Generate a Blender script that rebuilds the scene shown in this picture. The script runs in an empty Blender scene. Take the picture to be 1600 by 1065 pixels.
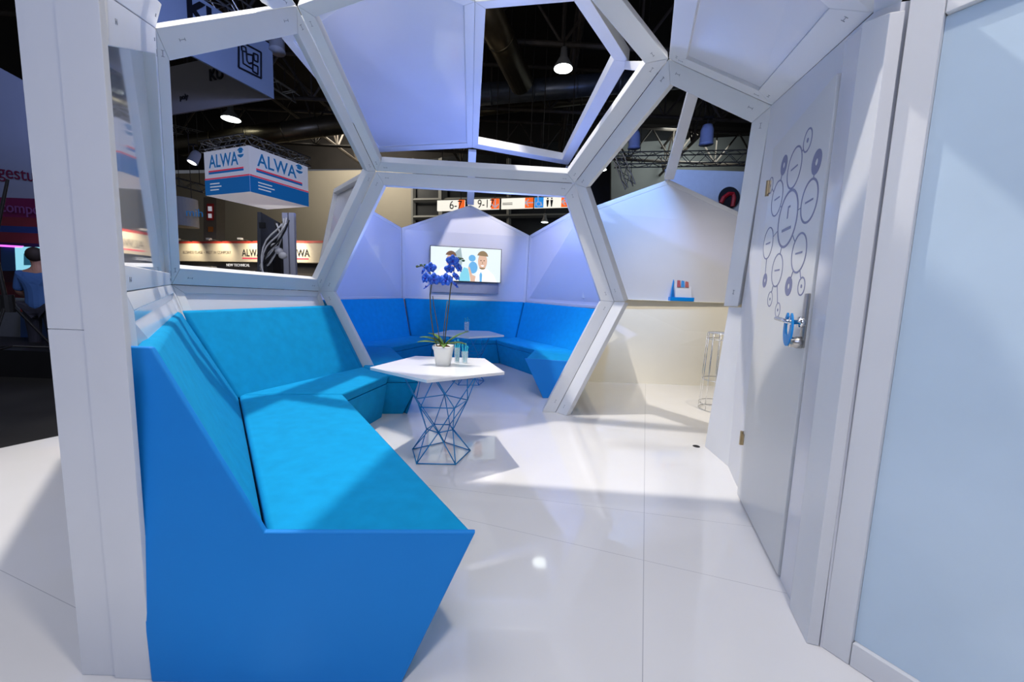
import bpy, bmesh, math, random
from mathutils import Vector as V, Matrix
random.seed(4)
S = bpy.context.scene
col = S.collection
R = math.radians

# ------------------------------------------------------------------ camera, world, exposure, lights
CAMH = 1.25
PITCH, ROLL, FPX = R(6.6), R(2.0), 620.0
fwd = V((0, math.cos(PITCH), -math.sin(PITCH)))
up0 = V((0, math.sin(PITCH), math.cos(PITCH)))
rt0 = V((1, 0, 0))
rgt = math.cos(ROLL) * rt0 + math.sin(ROLL) * up0
upv = math.cos(ROLL) * up0 - math.sin(ROLL) * rt0
CP = V((0, 0, CAMH))
cam = bpy.data.cameras.new('camera')
cam.sensor_width = 36.0
cam.lens = FPX / 1600 * 36.0
cam.clip_start = 0.02
cam.clip_end = 200
co = bpy.data.objects.new('camera', cam)
col.objects.link(co)
m = Matrix((rgt, upv, -fwd)).transposed().to_4x4()
m.translation = CP
co.matrix_world = m
S.camera = co
S.view_settings.view_transform = 'Standard'
S.view_settings.look = 'None'
S.view_settings.gamma = 1.0
S.view_settings.use_curve_mapping = False
S.view_settings.exposure = 0.04
wd = bpy.data.worlds.new('hall_air')
wd.use_nodes = True
wd.node_tree.nodes['Background'].inputs[0].default_value = (0.80, 0.85, 1.0, 1)
wd.node_tree.nodes['Background'].inputs[1].default_value = 0.10
S.world = wd

def light(name, kind, loc, to, energy, color, size=0.3, angle=60, blend=0.3, sy=None):
    l = bpy.data.lights.new(name, kind)
    l.energy = energy
    l.color = color
    if kind == 'AREA':
        l.size = size
        if sy:
            l.shape = 'RECTANGLE'
            l.size_y = sy
    else:
        l.shadow_soft_size = size
    if kind == 'SPOT':
        l.spot_size = R(angle)
        l.spot_blend = blend
    o = bpy.data.objects.new(name, l)
    col.objects.link(o)
    o.location = loc
    d = V(to) - V(loc)
    o.rotation_euler = d.to_track_quat('-Z', 'Y').to_euler()
    return o

WARM, COOL, BLUE = (1.0, 0.93, 0.84), (0.90, 0.91, 1.0), (0.10, 0.19, 1.0)
light('key_spot', 'SPOT', (-1.35, 3.1, 7.5), (-0.4, 3.0, 0), 1500, WARM, 0.06, 62, 0.5)
light('entrance_fill', 'SPOT', (0.7, 0.1, 4.8), (0.4, 1.9, 0), 235, (1.0, .9, .78), 0.12, 75, 0.9)  # unseen warm lamp added to brighten the floor at the entrance
light('counter_spot', 'SPOT', (2.6, 3.4, 5.2), (2.7, 5.6, 0.2), 400, (1.0, 0.87, 0.66), 0.06, 60, 0.8)
light('lounge_fill', 'SPOT', (1.0, 3.6, 6.5), (-0.9, 7.75, 2.3), 1200, (1.0, .92, .90), 0.08, 18, 0.6)  # unseen narrow beam, aimed to brighten only the television panel
light('blue_flood_right', 'SPOT', (-1.2, 4.75, 3.25), (1.0, 6.7, 1.6), 290, (.26, .35, 1.0), 0.08, 58, 0.4)
light('blue_flood_left', 'SPOT', (0.35, 4.7, 3.2), (-2.7, 6.3, 2.0), 220, (.26, .35, 1.0), 0.08, 60, 0.3)
light('blue_flood_low', 'SPOT', (-0.2, 6.6, 0.9), (-0.6, 4.9, 3.9), 260, (0.25, 0.36, 1.0), 0.1, 120, 0.7)
light('blue_flood_counter', 'SPOT', (1.75, 5.3, 4.2), (1.7, 6.5, 2.3), 210, (0.2, 0.45, 1.0), 0.1, 60, 0.7)
light('front_wash', 'AREA', (-1.4, -3.2, 3.8), (0.3, 1.8, 1.2), 92, (0.54, 0.64, 1.0), 3.0)
light('overhead_fill', 'AREA', (-2.0, 3.2, 6.4), (0.5, 3.2, 0), 250, COOL, 5.0)  # large unseen fill above the booth, tilted towards the door wall
light('banner_flood', 'SPOT', (-2.5, 4.0, 5.5), (-8.0, 9.5, 8.0), 750, (0.30, 0.42, 1.0), 0.2, 80, 0.5)
light('stand_flood', 'SPOT', (-3.5, 3.0, 5.2), (-10.5, 8.0, 3.0), 260, (0.45, 0.5, 1.0), 0.2, 80, 0.5)
light('hall_wall_fill', 'AREA', (-11, 27.5, 12.0), (-11, 32, 5), 1000, (1.0, 0.92, 0.78), 5.0)  # unseen area light added to brighten the beige hall wall
light('hall_wall_fill_right', 'AREA', (11, 26, 11.5), (10, 30.5, 8), 300, (0.9, 0.97, 0.95), 4.0)  # second added fill, for the hall wall on the right
light('logo_banner_flood', 'SPOT', (4.5, 8.0, 6.5), (6.2, 12, 4.5), 110, (0.55, 0.7, 1.0), 0.2, 70, 0.5)
light('truss_flood', 'SPOT', (3, 9, 5.0), (6.5, 15, 7.5), 300, (0.25, 0.4, 1.0), 0.2, 80, 0.5)
light('stand_interior_fill', 'AREA', (-9.5, 15.2, 3.4), (-9.5, 17.5, 1.6), 60, (1.0, 0.9, 0.75), 1.5)  # added fill so the display boxes of the far stand show
light('roof_uplight', 'SPOT', (-2, 8, 5.5), (0, 16, 14), 90, (1.0, 0.86, 0.68), 0.3, 110, 0.7)

# ------------------------------------------------------------------ helpers
def ray(x, y):
    return rgt * ((x - 800) / FPX) - upv * ((y - 532.5) / FPX) + fwd
def at(x, y, Y):
    d = ray(x, y); return CP + d * (Y / d.y)
def lev(x, y, z):
    d = ray(x, y); return CP + d * ((z - CAMH) / d.z)
def onp(pl, x, y):
    d = ray(x, y); return CP + d * ((pl[0] - CP).dot(pl[1]) / d.dot(pl[1]))
def plane(a, b, c):
    a, b, c = V(a), V(b), V(c)
    return a, (b - a).cross(c - a).normalized()

MATS = {}
def mat(name, color, rough=0.5, metal=0.0, emit=None, es=0.0, trans=0.0, coat=0.0, noise=0.0, nscale=8.0, bump=0.0, bscale=200.0, ior=1.45, alpha=1.0, spec=0.5):
    if name in MATS:
        return MATS[name]
    mm = bpy.data.materials.new(name)
    mm.use_nodes = True
    nt = mm.node_tree
    b = nt.nodes['Principled BSDF']
    b.inputs['Base Color'].default_value = (*color, 1)
    b.inputs['Roughness'].default_value = rough
    b.inputs['Metallic'].default_value = metal
    b.inputs['Transmission Weight'].default_value = trans
    b.inputs['Coat Weight'].default_value = coat
    b.inputs['IOR'].default_value = ior
    b.inputs['Alpha'].default_value = alpha
    b.inputs['Specular IOR Level'].default_value = spec
    if emit:
        b.inputs['Emission Color'].default_value = (*emit, 1)
        b.inputs['Emission Strength'].default_value = es
    if noise or bump:
        tc = nt.nodes.new('ShaderNodeTexCoord')
        if noise:
            n = nt.nodes.new('ShaderNodeTexNoise')
            n.inputs['Scale'].default_value = nscale
            n.inputs['Detail'].default_value = 4
            nt.links.new(tc.outputs['Object'], n.inputs['Vector'])
            r = nt.nodes.new('ShaderNodeValToRGB')
            r.color_ramp.elements[0].position = 0.3
            r.color_ramp.elements[1].position = 0.7
            r.color_ramp.elements[0].color = (*[c * (1 - noise) for c in color], 1)
            r.color_ramp.elements[1].color = (*[min(1, c * (1 + noise)) for c in color], 1)
            nt.links.new(n.outputs['Fac'], r.inputs['Fac'])
            nt.links.new(r.outputs['Color'], b.inputs['Base Color'])
        if bump:
            n2 = nt.nodes.new('ShaderNodeTexNoise')
            n2.inputs['Scale'].default_value = bscale
            nt.links.new(tc.outputs['Object'], n2.inputs['Vector'])
            bp = nt.nodes.new('ShaderNodeBump')
            bp.inputs['Strength'].default_value = bump
            bp.inputs['Distance'].default_value = 0.002
            nt.links.new(n2.outputs['Fac'], bp.inputs['Height'])
            nt.links.new(bp.outputs['Normal'], b.inputs['Normal'])
    MATS[name] = mm
    return mm

white = mat('white_lacquer', (0.78, 0.79, 0.80), 0.38, noise=0.02, nscale=3)
panelw = mat('white_acrylic', (0.74, 0.75, 0.80), 0.16, coat=0.3, noise=0.015, nscale=2)
wallw = mat('white_wall_paint', (0.76, 0.77, 0.80), 0.42, noise=0.02, nscale=2)
doorm = mat('door_laminate', (0.74, 0.74, 0.72), 0.30, noise=0.015, nscale=2)
cream = mat('cream_board', (0.85, 0.81, 0.69), 0.45, noise=0.02, nscale=2)
bluef = mat('blue_felt', (0.0, 0.31, 0.62), 0.85, noise=0.06, nscale=14, bump=0.35, bscale=420, spec=0.25)
blueb = mat('blue_side_board', (0.0, 0.235, 0.70), 0.65, noise=0.02, nscale=4)
wire = mat('blue_wire', (0.01, 0.26, 0.60), 0.35)
tabletop = mat('white_laminate', (0.85, 0.85, 0.85), 0.15, noise=0.01)
steel = mat('brushed_steel', (0.55, 0.52, 0.47), 0.28, metal=1.0, noise=0.05, nscale=30)
chrome = mat('chrome', (0.85, 0.85, 0.85), 0.12, metal=1.0, noise=0.01)
ink = mat('grey_print', (0.22, 0.23, 0.36), 0.4, noise=0.02)
slotm = mat('dark_fitting', (0.30, 0.31, 0.34), 0.5, metal=0.3, noise=0.1)
dark = mat('dark_steel', (0.035, 0.030, 0.026), 0.6, noise=0.2, nscale=5)
darkb = mat('black_metal', (0.01, 0.01, 0.012), 0.45, noise=0.1)
alu = mat('truss_aluminium', (0.42, 0.42, 0.42), 0.35, metal=0.9, noise=0.05)
black = mat('black_print', (0.01, 0.012, 0.02), 0.5, noise=0.02)

ORG = {}
def bm_obj(name, bm, mt, parent=None, smooth=False, bevel=0, seg=3, loc=None):
    bmesh.ops.recalc_face_normals(bm, faces=bm.faces)
    me = bpy.data.meshes.new(name)
    if parent is not None:
        org = ORG[parent.name]
    else:
        xs = [v.co for v in bm.verts]
        org = loc if loc is not None else V((sum(c.x for c in xs) / len(xs), sum(c.y for c in xs) / len(xs), min(c.z for c in xs)))
    for v in bm.verts:
        v.co -= org
    bm.to_mesh(me)
    bm.free()
    for mm in (mt if isinstance(mt, (list, tuple)) else [mt]):
        me.materials.append(mm)
    o = bpy.data.objects.new(name, me)
    col.objects.link(o)
    if parent is not None:
        o.parent = parent
    else:
        o.location = org
    ORG[o.name] = org
    if smooth:
        for p in me.polygons:
            p.use_smooth = True
    if bevel:
        md = o.modifiers.new('bevel', 'BEVEL')
        md.width = bevel
        md.segments = seg
        md.limit_method = 'ANGLE'
        md.angle_limit = R(30)
        for p in me.polygons:
            p.use_smooth = True
        wn = o.modifiers.new('wn', 'WEIGHTED_NORMAL')
        wn.keep_sharp = True
    return o
def thing(name, loc, label, cat, group=None, kind=None):
    o = bpy.data.objects.new(name, None)
    o.empty_display_size = 0.1
    col.objects.link(o)
    o.location = V(loc)
    ORG[o.name] = V(loc)
    return tag(o, label, cat, group, kind)
def tag(o, label=None, cat=None, group=None, kind=None):
    if label: o['label'] = label
    if cat: o['category'] = cat
    if group: o['group'] = group
    if kind: o['kind'] = kind
    return o
def struct(o, label=None, cat=None):
    return tag(o, label, cat, kind='structure')
def plab(o, label):
    o['label'] = label
    return o

def prism(bm, pts, off):
    a = [bm.verts.new(V(p)) for p in pts]
    b = [bm.verts.new(V(p) + V(off)) for p in pts]
    n = len(pts)
    bm.faces.new(a)
    bm.faces.new(list(reversed(b)))
    for i in range(n):
        bm.faces.new((a[i], b[i], b[(i + 1) % n], a[(i + 1) % n]))
    return bm
def loft(bm, A, B, cap=True):
    a = [bm.verts.new(V(p)) for p in A]
    b = [bm.verts.new(V(p)) for p in B]
    n = len(a)
    if cap:
        bm.faces.new(a)
        bm.faces.new(list(reversed(b)))
    for i in range(n):
        bm.faces.new((a[i], b[i], b[(i + 1) % n], a[(i + 1) % n]))
    return bm
def box(bm, c, s, x=(1, 0, 0), z=(0, 0, 1)):
    x = V(x).normalized(); z = V(z).normalized(); y = z.cross(x).normalized()
    c = V(c)
    p = [c - x * s[0] / 2 - y * s[1] / 2 - z * s[2] / 2, c + x * s[0] / 2 - y * s[1] / 2 - z * s[2] / 2,
         c + x * s[0] / 2 + y * s[1] / 2 - z * s[2] / 2, c - x * s[0] / 2 + y * s[1] / 2 - z * s[2] / 2]
    return prism(bm, p, z * s[2])
def frame_of(d):
    d = V(d).normalized()
    a = V((0, 0, 1)) if abs(d.z) < 0.9 else V((1, 0, 0))
    x = d.cross(a).normalized()
    return x, d.cross(x).normalized()
def tube(bm, pts, r, n=8, cap=True):
    pts = [V(p) for p in pts]
    rs = r if isinstance(r, (list, tuple)) else [r] * len(pts)
    rings = []
    x = None
    for i, p in enumerate(pts):
        d = (pts[min(i + 1, len(pts) - 1)] - pts[max(i - 1, 0)]).normalized()
        if x is None:
            x, y = frame_of(d)
        else:
            x = (x - d * x.dot(d)).normalized()
            y = d.cross(x)
        rings.append([bm.verts.new(p + (x * math.cos(2 * math.pi * k / n) + y * math.sin(2 * math.pi * k / n)) * rs[i]) for k in range(n)])
    for a, b in zip(rings, rings[1:]):
        for k in range(n):
            bm.faces.new((a[k], a[(k + 1) % n], b[(k + 1) % n], b[k]))
    if cap:
        bm.faces.new(rings[0]); bm.faces.new(list(reversed(rings[-1])))
    return bm
def lathe(bm, c, prof, n=24, axis=(0, 0, 1), cap=True):
    c = V(c); ax = V(axis).normalized(); x, y = frame_of(ax)
    rings = [[bm.verts.new(c + ax * h + (x * math.cos(2 * math.pi * k / n) + y * math.sin(2 * math.pi * k / n)) * r) for k in range(n)] for r, h in prof]
    for a, b in zip(rings, rings[1:]):
        for k in range(n):
            bm.faces.new((a[k], a[(k + 1) % n], b[(k + 1) % n], b[k]))
    if cap:
        bm.faces.new(rings[0]); bm.faces.new(list(reversed(rings[-1])))
    return bm
def ellipsoid(bm, c, r, M=None, u=16, v=10):
    res = bmesh.ops.create_uvsphere(bm, u_segments=u, v_segments=v, radius=1)
    for w in res['verts']:
        q = V((w.co.x * r[0], w.co.y * r[1], w.co.z * r[2]))
        if M is not None: q = M @ q
        w.co = V(c) + q
    return bm
NB = bmesh.new
def ring(bm, c, u, v, ro, ri, th, nrm, n=40):
    """flat annulus (or disc when ri=0) in plane u,v standing proud by th"""
    c, u, v, nrm = V(c), V(u), V(v), V(nrm)
    o = [c + u * math.cos(2 * math.pi * k / n) * ro + v * math.sin(2 * math.pi * k / n) * ro for k in range(n)]
    if ri <= 0:
        return prism(bm, o, nrm * th)
    i_ = [c + u * math.cos(2 * math.pi * k / n) * ri + v * math.sin(2 * math.pi * k / n) * ri for k in range(n)]
    A = [bm.verts.new(p) for p in o]; B = [bm.verts.new(p) for p in i_]
    C = [bm.verts.new(p + nrm * th) for p in o]; D = [bm.verts.new(p + nrm * th) for p in i_]
    for k in range(n):
        j = (k + 1) % n
        bm.faces.new((A[k], A[j], B[j], B[k])); bm.faces.new((C[k], D[k], D[j], C[j]))
        bm.faces.new((A[k], C[k], C[j], A[j])); bm.faces.new((B[k], B[j], D[j], D[k]))
    return bm
def text(name, s, size, org, xd, yd, mt, parent=None, ext=0.002, align='LEFT', squeeze=1.0, bold=0.0):
    c = bpy.data.curves.new(name, 'FONT')
    c.body = s
    c.size = size
    c.extrude = ext
    c.align_x = align
    c.offset = bold
    t = bpy.data.objects.new('tmp_text', c)
    col.objects.link(t)
    dg = bpy.context.evaluated_depsgraph_get()
    dg.update()
    me = bpy.data.meshes.new_from_object(t.evaluated_get(dg))
    bpy.data.objects.remove(t)
    bm = NB()
    bm.from_mesh(me)
    bpy.data.meshes.remove(me)
    xd = V(xd).normalized(); yd = V(yd).normalized(); zd = xd.cross(yd)
    for v in bm.verts:
        v.co = V(org) + xd * v.co.x * squeeze + yd * v.co.y + zd * v.co.z
    return bm_obj(name, bm, mt, parent)

def line_x(p, d, q, e, n):
    """intersection of lines p+td and q+se lying in plane with normal n"""
    m2 = n.cross(e)
    den = d.dot(m2)
    if abs(den) < 1e-6: return q
    return p + d * ((q - p).dot(m2) / den)
def inset(vs, w, n):
    """w: list of widths per edge i (i -> i+1)"""
    N = len(vs)
    L = []
    for i in range(N):
        a, b = vs[i], vs[(i + 1) % N]
        e = (b - a).normalized()
        inn = n.cross(e).normalized()
        L.append((a + inn * w[i], e))
    return [line_x(L[i - 1][0], L[i - 1][1], L[i][0], L[i][1], n) for i in range(N)]
fittings = []
def frame_face(name, label, vs, centre, w=0.13, t=0.07, skip=(), pane=None, pane_t=0.012, pane_d=0.03, parent=None, gap=0.012, cat='frame', fit=True, bm_=white):
    """one polygon module of the cell structure: mitred boards, optional pane, recessed fittings"""
    vs = [V(v) for v in vs]
    c = sum(vs, V()) / len(vs)
    n = V()
    for i in range(len(vs)):
        n += (vs[i] - c).cross(vs[(i + 1) % len(vs)] - c)
    n.normalize()
    flipped = False
    if n.dot(V(centre) - c) < 0:
        flipped = True
        vs = list(reversed(vs)); n = -n
        N = len(vs)
        skip = [(N - 2 - s) % N for s in skip]
    N = len(vs)
    if isinstance(w, (int, float)): w = [w] * N
    elif flipped: w = [w[(N - 2 - i) % N] for i in range(N)]
    ws = [0.0 if i in skip else w[i] for i in range(N)]
    outer = inset(vs, [0.0004] * N, n)
    inn = inset(vs, ws, n)
    inn2 = [p - n * t for p in inn]
    base = V((c.x, c.y, min(v.z for v in vs)))
    th = thing(name, base, label, cat)
    out = -n * t
    for i in range(N):
        if i in skip: continue
        j = (i + 1) % N
        bm = NB()
        prism(bm, [outer[i], outer[j], inn[j], inn[i]], out)
        bm_obj('beam', bm, bm_, th, bevel=0.004, seg=1)
        if fit:
            e = (vs[j] - vs[i]); L = e.length; e.normalize()
            iv = n.cross(e)
            for s in (0.11 / L, 1 - 0.11 / L) if L > 0.7 else (0.5,):
                q = vs[i] + (vs[j] - vs[i]) * s + iv * w[i] * 0.45
                fb = NB()
                box(fb, q + n * 0.0003, (0.030, 0.002, 0.0025), e, iv)
                box(fb, q + n * 0.0003 - e * 0.015, (0.0025, 0.002, 0.015), e, iv)
                box(fb, q + n * 0.0003 + e * 0.015, (0.0025, 0.002, 0.015), e, iv)
                bm_obj('connector', fb, slotm, th)
    if pane is not None:
        bm = NB()
        pv = inset(vs, [max(0.0, x - 0.006) for x in ws], n)
        prism(bm, [p - n * pane_d for p in pv], -n * pane_t)
        bm_obj('pane', bm, pane, th)
    return th

# ------------------------------------------------------------------ nodes of the cell structure (metres)
cen1 = V((-0.4, 2.6, 1.3)); cen2 = V((-0.8, 6.0, 1.4)); cen3 = V((3.0, 5.0, 1.4))
nM = V((-2.45, 2.86, 1.24)); nG = V((-2.04, 4.20, 1.22)); nD = V((-1.44, 4.20, 2.45)); nE = V((0.58, 4.20, 2.40)); nH = V((1.06, 4.20, 1.22))
nB = V((-1.99, 2.33, 2.52)); nC = V((-1.54, 2.94, 3.06)); P1p = plane(nM, nG, nD); nB = onp(P1p, 243, 44); nC = onp(P1p, 464, 9); nF = V((1.04, 3.03, 2.95)); nI = V((1.62, 2.72, 2.52)); nJ = V((1.76, 3.13, 1.22))
nC2 = V((-0.86, 2.67, 3.17)); nF2 = V((0.41, 2.57, 3.19)); nC3 = V((-1.52, 2.0, 3.15))
nS = V((-1.14, 1.17, 1.22)); nT = at(168, -8, 1.165); nK = V((1.235, 1.53, 2.28)); nK0 = V((1.17, 1.33, 2.20))
nF3 = V((0.66, 1.90, 2.74)); nK2 = V((0.93, 1.50, 2.46))
fH = V((0.50, 4.20, 0.0)); fG = V((-1.42, 4.20, 0.0)); fJ = V((1.70, 3.12, 0.0))
fM = V((-2.05, 2.95, 0.0)); fS = V((-1.14, 1.22, 0.0))
acr = panelw

# ------------------------------------------------------------------ setting: floors, walls
floor_m = mat('glossy_white_floor', (0.80, 0.79, 0.78), 0.09, coat=0.4)
nt = floor_m.node_tree; bs = nt.nodes['Principled BSDF']
tc = nt.nodes.new('ShaderNodeTexCoord'); sx = nt.nodes.new('ShaderNodeSeparateXYZ')
nt.links.new(tc.outputs['Object'], sx.inputs[0])
def mth(op, a, b=None):
    n = nt.nodes.new('ShaderNodeMath'); n.operation = op
    for i, v in enumerate((a, b)):
        if v is None: continue
        if isinstance(v, (int, float)): n.inputs[i].default_value = v
        else: nt.links.new(v, n.inputs[i])
    return n.outputs[0]
def seam(nx, ny, c, w=0.0018):
    d = mth('ADD', mth('ADD', mth('MULTIPLY', sx.outputs[0], nx), mth('MULTIPLY', sx.outputs[1], ny)), -c)
    return mth('LESS_THAN', mth('ABSOLUTE', d), w)
def seam_px(p, q, w=0.0018):
    a, b = lev(*p, 0), lev(*q, 0); e = (b - a).normalized(); n = V((-e.y, e.x, 0))
    return seam(n.x, n.y, n.dot(a), w)
s = seam_px((1008, 640), (1004, 1060))
for pq in (((700, 762), (1000, 800)), ((1050, 885), (1180, 915)), ((10, 895), (110, 945))):
    s = mth('MAXIMUM', s, seam_px(*pq, 0.0012))
nz = nt.nodes.new('ShaderNodeTexNoise'); nz.inputs['Scale'].default_value = 3
nt.links.new(tc.outputs['Object'], nz.inputs['Vector'])
mixc = nt.nodes.new('ShaderNodeMix'); mixc.data_type = 'RGBA'
nt.links.new(nz.outputs['Fac'], mixc.inputs[0])
mixc.inputs[6].default_value = (0.80, 0.79, 0.77, 1); mixc.inputs[7].default_value = (0.84, 0.835, 0.83, 1)
mx2 = nt.nodes.new('ShaderNodeMix'); mx2.data_type = 'RGBA'
nt.links.new(s, mx2.inputs[0]); nt.links.new(mixc.outputs[2], mx2.inputs[6]); mx2.inputs[7].default_value = (0.52, 0.52, 0.53, 1)
nt.links.new(mx2.outputs[2], bs.inputs['Base Color'])
rg = mth('MULTIPLY', nz.outputs['Fac'], 0.12)
nt.links.new(rg, bs.inputs['Roughness'])
a0, b0 = lev(0, 700, 0), lev(85, 682, 0)
e0 = (b0 - a0).normalized()
bm = NB()
prism(bm, [a0 - e0 * 4 + V((0, -6, 0)), a0 - e0 * 4, a0 + e0 * 3.2, V((-1.8, 3.6, 0)), V((-3.2, 8.8, 0)), V((6.5, 8.8, 0)), V((6.5, -6, 0))], (0, 0, -0.06))
struct(bm_obj('floor', bm, floor_m, loc=V((0, 0, 0))), 'glossy white raised floor of the stand', 'floor')
hallf = mat('hall_concrete', (0.022, 0.021, 0.020), 0.55, noise=0.3, nscale=2)
bm = NB(); prism(bm, [(-40, -12, -0.061), (40, -12, -0.061), (40, 45, -0.061), (-40, 45, -0.061)], (0, 0, -0.1))
struct(bm_obj('floor_hall', bm, hallf), 'dark hall floor around the stand', 'floor')
hallw = mat('hall_wall_paint', (0.30, 0.27, 0.215), 0.8, noise=0.04, nscale=0.4, bump=0.05, bscale=3)
bm = NB(); prism(bm, [(-40, 32, 0), (40, 32, 0), (40, 32, 13.2), (-40, 32, 9.0)], (0, 0.4, 0))
struct(bm_obj('wall_hall_back', bm, hallw), 'beige hall wall far behind the stand', 'wall')
hallc = mat('hall_ceiling', (0.012, 0.010, 0.009), 0.9, noise=0.2, nscale=1)
bm = NB(); prism(bm, [(-40, -12, 14.5), (40, -12, 14.5), (40, 45, 14.5), (-40, 45, 14.5)], (0, 0, 0.3))
struct(bm_obj('ceiling_hall', bm, hallc), 'dark hall ceiling high above the stand', 'ceiling')
bm = NB(); prism(bm, [(-40, 31.9, 9.4), (40, 31.9, 12.6), (40, 31.9, 14.5), (-40, 31.9, 14.5)], (0, 0.05, 0))
struct(bm_obj('wall_hall_upper', bm, hallc), 'dark upper strip of the hall wall', 'wall')

# door wall at the right
wa, wb = lev(1280, 1010, 0), lev(1150, 757, 0)
wt = (wb - wa).normalized(); wn = V((-wt.y, wt.x, 0))    # wn points into the room (towards -x)
if wn.x > 0: wn = -wn
WP = (wb, wn)
P = lambda x, y, d=0.0: onp((WP[0] + wn * d, wn), x, y)
wI, wK, wK0 = P(1205, 165), P(1365, 20), P(1408, 3)
w0 = lev(1281, 1010, 0); wJ = lev(1148, 752, 0)
bm = NB(); prism(bm, [wJ, w0, wK0, wK, wI], -wn * 0.12)
struct(bm_obj('wall_right', bm, wallw), 'white side wall holding the printed door', 'wall')
bm = NB(); prism(bm, [wJ, wI, nI + V((0.02, 0.02, 0)), nJ + V((0.03, 0, 0)), V((1.75, 3.08, 0))], (0.06, 0.02, 0))
struct(bm_obj('wall_right_return', bm, wallw), 'narrow white return between the door and the leaning frame leg', 'wall')

# door frame boards + leaf
dl = [P(1152, 755, .02), P(1196, 235, .02), P(1200, 232, .02), P(1302, 120, .02), P(1300, 150, .02)]
door = thing('door_1', lev(1185, 820, 0) + wn * .03, 'tall white door with cut top corner and grey circle graphics', 'door', kind='structure')
TL, TT, TR, BR, BL = P(1203, 238, .03), P(1302, 120, .03), P(1306, 200, .03), P(1216, 884, .03), P(1153, 757, .03)
BR.z = 0.012; BL.z = 0.012
# leaf edges vertical in the wall plane
sR = (BR - wb).dot(wt); sL = (BL - wb).dot(wt)
def wpt(s_, z, d=0.0):
    return V((wb.x, wb.y, 0)) + wt * s_ + wn * d + V((0, 0, z))
def sz(x, y, d=0.03):
    q = P(x, y, d); return (q - V((wb.x, wb.y, 0))).dot(wt), q.z
sTL, zTL = sz(1203, 238); sTT, zTT = sz(1302, 120)
bm = NB()
prism(bm, [wpt(sL, .012, .03), wpt(sL, zTL, .03), wpt(sR + (sTT - sR) * 0.3, zTT, .03), wpt(sR, zTT - 0.10, .03), wpt(sR, .012, .03)], -wn * 0.028)
bm_obj('leaf', bm, doorm, door, bevel=0.003, seg=1)
s0 = (w0 - wb).dot(wt)
# architrave boards between the leaf and the seam line
fr = thing('door_frame', wpt((sR + s0) / 2, 0, 0), 'pale stepped board frame right of the printed door', 'frame', kind='structure')
def band(x0, x1, d, name='board', m_=None):
    bm = NB()
    sI, sK, sK0 = [(p - wb).dot(wt) for p in (wI, wK, wK0)]
    def zt(x):
        if x > sK: f = (x - sI) / (sK - sI); return wI.z + (wK.z - wI.z) * f - .03
        f = (x - sK) / (sK0 - sK); return wK.z + (wK0.z - wK.z) * f - .03
    prism(bm, [wpt(x0, 0.0, 0), wpt(x1, 0.0, 0), wpt(x1, zt(x1), 0), wpt(x0, zt(x0), 0)], wn * d)
    return bm_obj(name, bm, m_ or white, fr, bevel=0.003, seg=1)
band(sR - 0.012, sR - 0.19, 0.022, m_=panelw)
band(sR - 0.192, s0 + 0.0, 0.04)
# plinth strip under the boards
# printed circles on the leaf
CIR = [(1230, 342, 43, 'R', .8), (1241, 262, 30, 'R', .55), (1262, 219, 17, 'D', .5), (1225, 258, 14, 'F', 0), (1276, 253, 18, 'F', 0), (1264, 314, 33, 'R', .65),
       (1214, 310, 26, 'R', .5), (1204, 290, 12, 'D', .35), (1200, 380, 24, 'R', .45), (1248, 395, 31, 'R', .55), (1214, 422, 26, 'R', .5), (1195, 438, 11, 'F', 0),
       (1232, 447, 15, 'F', 0), (1252, 447, 15, 'D', .45), (1203, 467, 12, 'D', .35), (1215, 484, 12, 'D', .35)]
gb = NB()
cs = []
for (x, y, ry, k, wdt) in CIR:
    s_, z_ = sz(x, y, .0305)
    r = abs(sz(x, y - ry, .0305)[1] - sz(x, y + ry, .0305)[1]) / 2
    cs.append((s_, z_, r))
    c_ = wpt(s_, z_, .0302)
    if k == 'F':
        ring(gb, c_, wt, V((0, 0, 1)), r, r * 0.28, .001, wn)
    else:
        ring(gb, c_, wt, V((0, 0, 1)), r, r - 0.0095 * wdt / .6, .001, wn)
        if k == 'D':
            ring(gb, c_, wt, V((0, 0, 1)), r * .2, 0, .001, wn, 12)
        else:
            box(gb, wpt(s_, z_ - (r * .35 if ry > 40 else 0), .0307), (r * .9, .001, .008 if ry < 40 else .014), wt)
            if ry > 40:
                box(gb, wpt(s_, z_ + r * .22, .0307), (.012, .001, r * .42), wt)
                box(gb, wpt(s_ - .012, z_ + r * .40, .0307), (.03, .001, .010), wt)
def link(i, j):
    (a, b, r1), (c, d, r2) = cs[i], cs[j]
    A, B = V((a, b)), V((c, d)); e = (B - A).normalized()
    A2, B2 = A + e * r1, B - e * r2
    tube(gb, [wpt(A2.x, A2.y, .0305), wpt(B2.x, B2.y, .0305)], .0022, 4)
for i, j in ((0, 1), (1, 2), (6, 3), (5, 4), (0, 5), (0, 6), (6, 7), (0, 8), (0, 9), (0, 10), (8, 11), (9, 12), (9, 13), (10, 14), (10, 15)):
    link(i, j)
plab(bm_obj('circle_graphic', gb, ink, door), 'grey printed network of linked circles')
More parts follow.
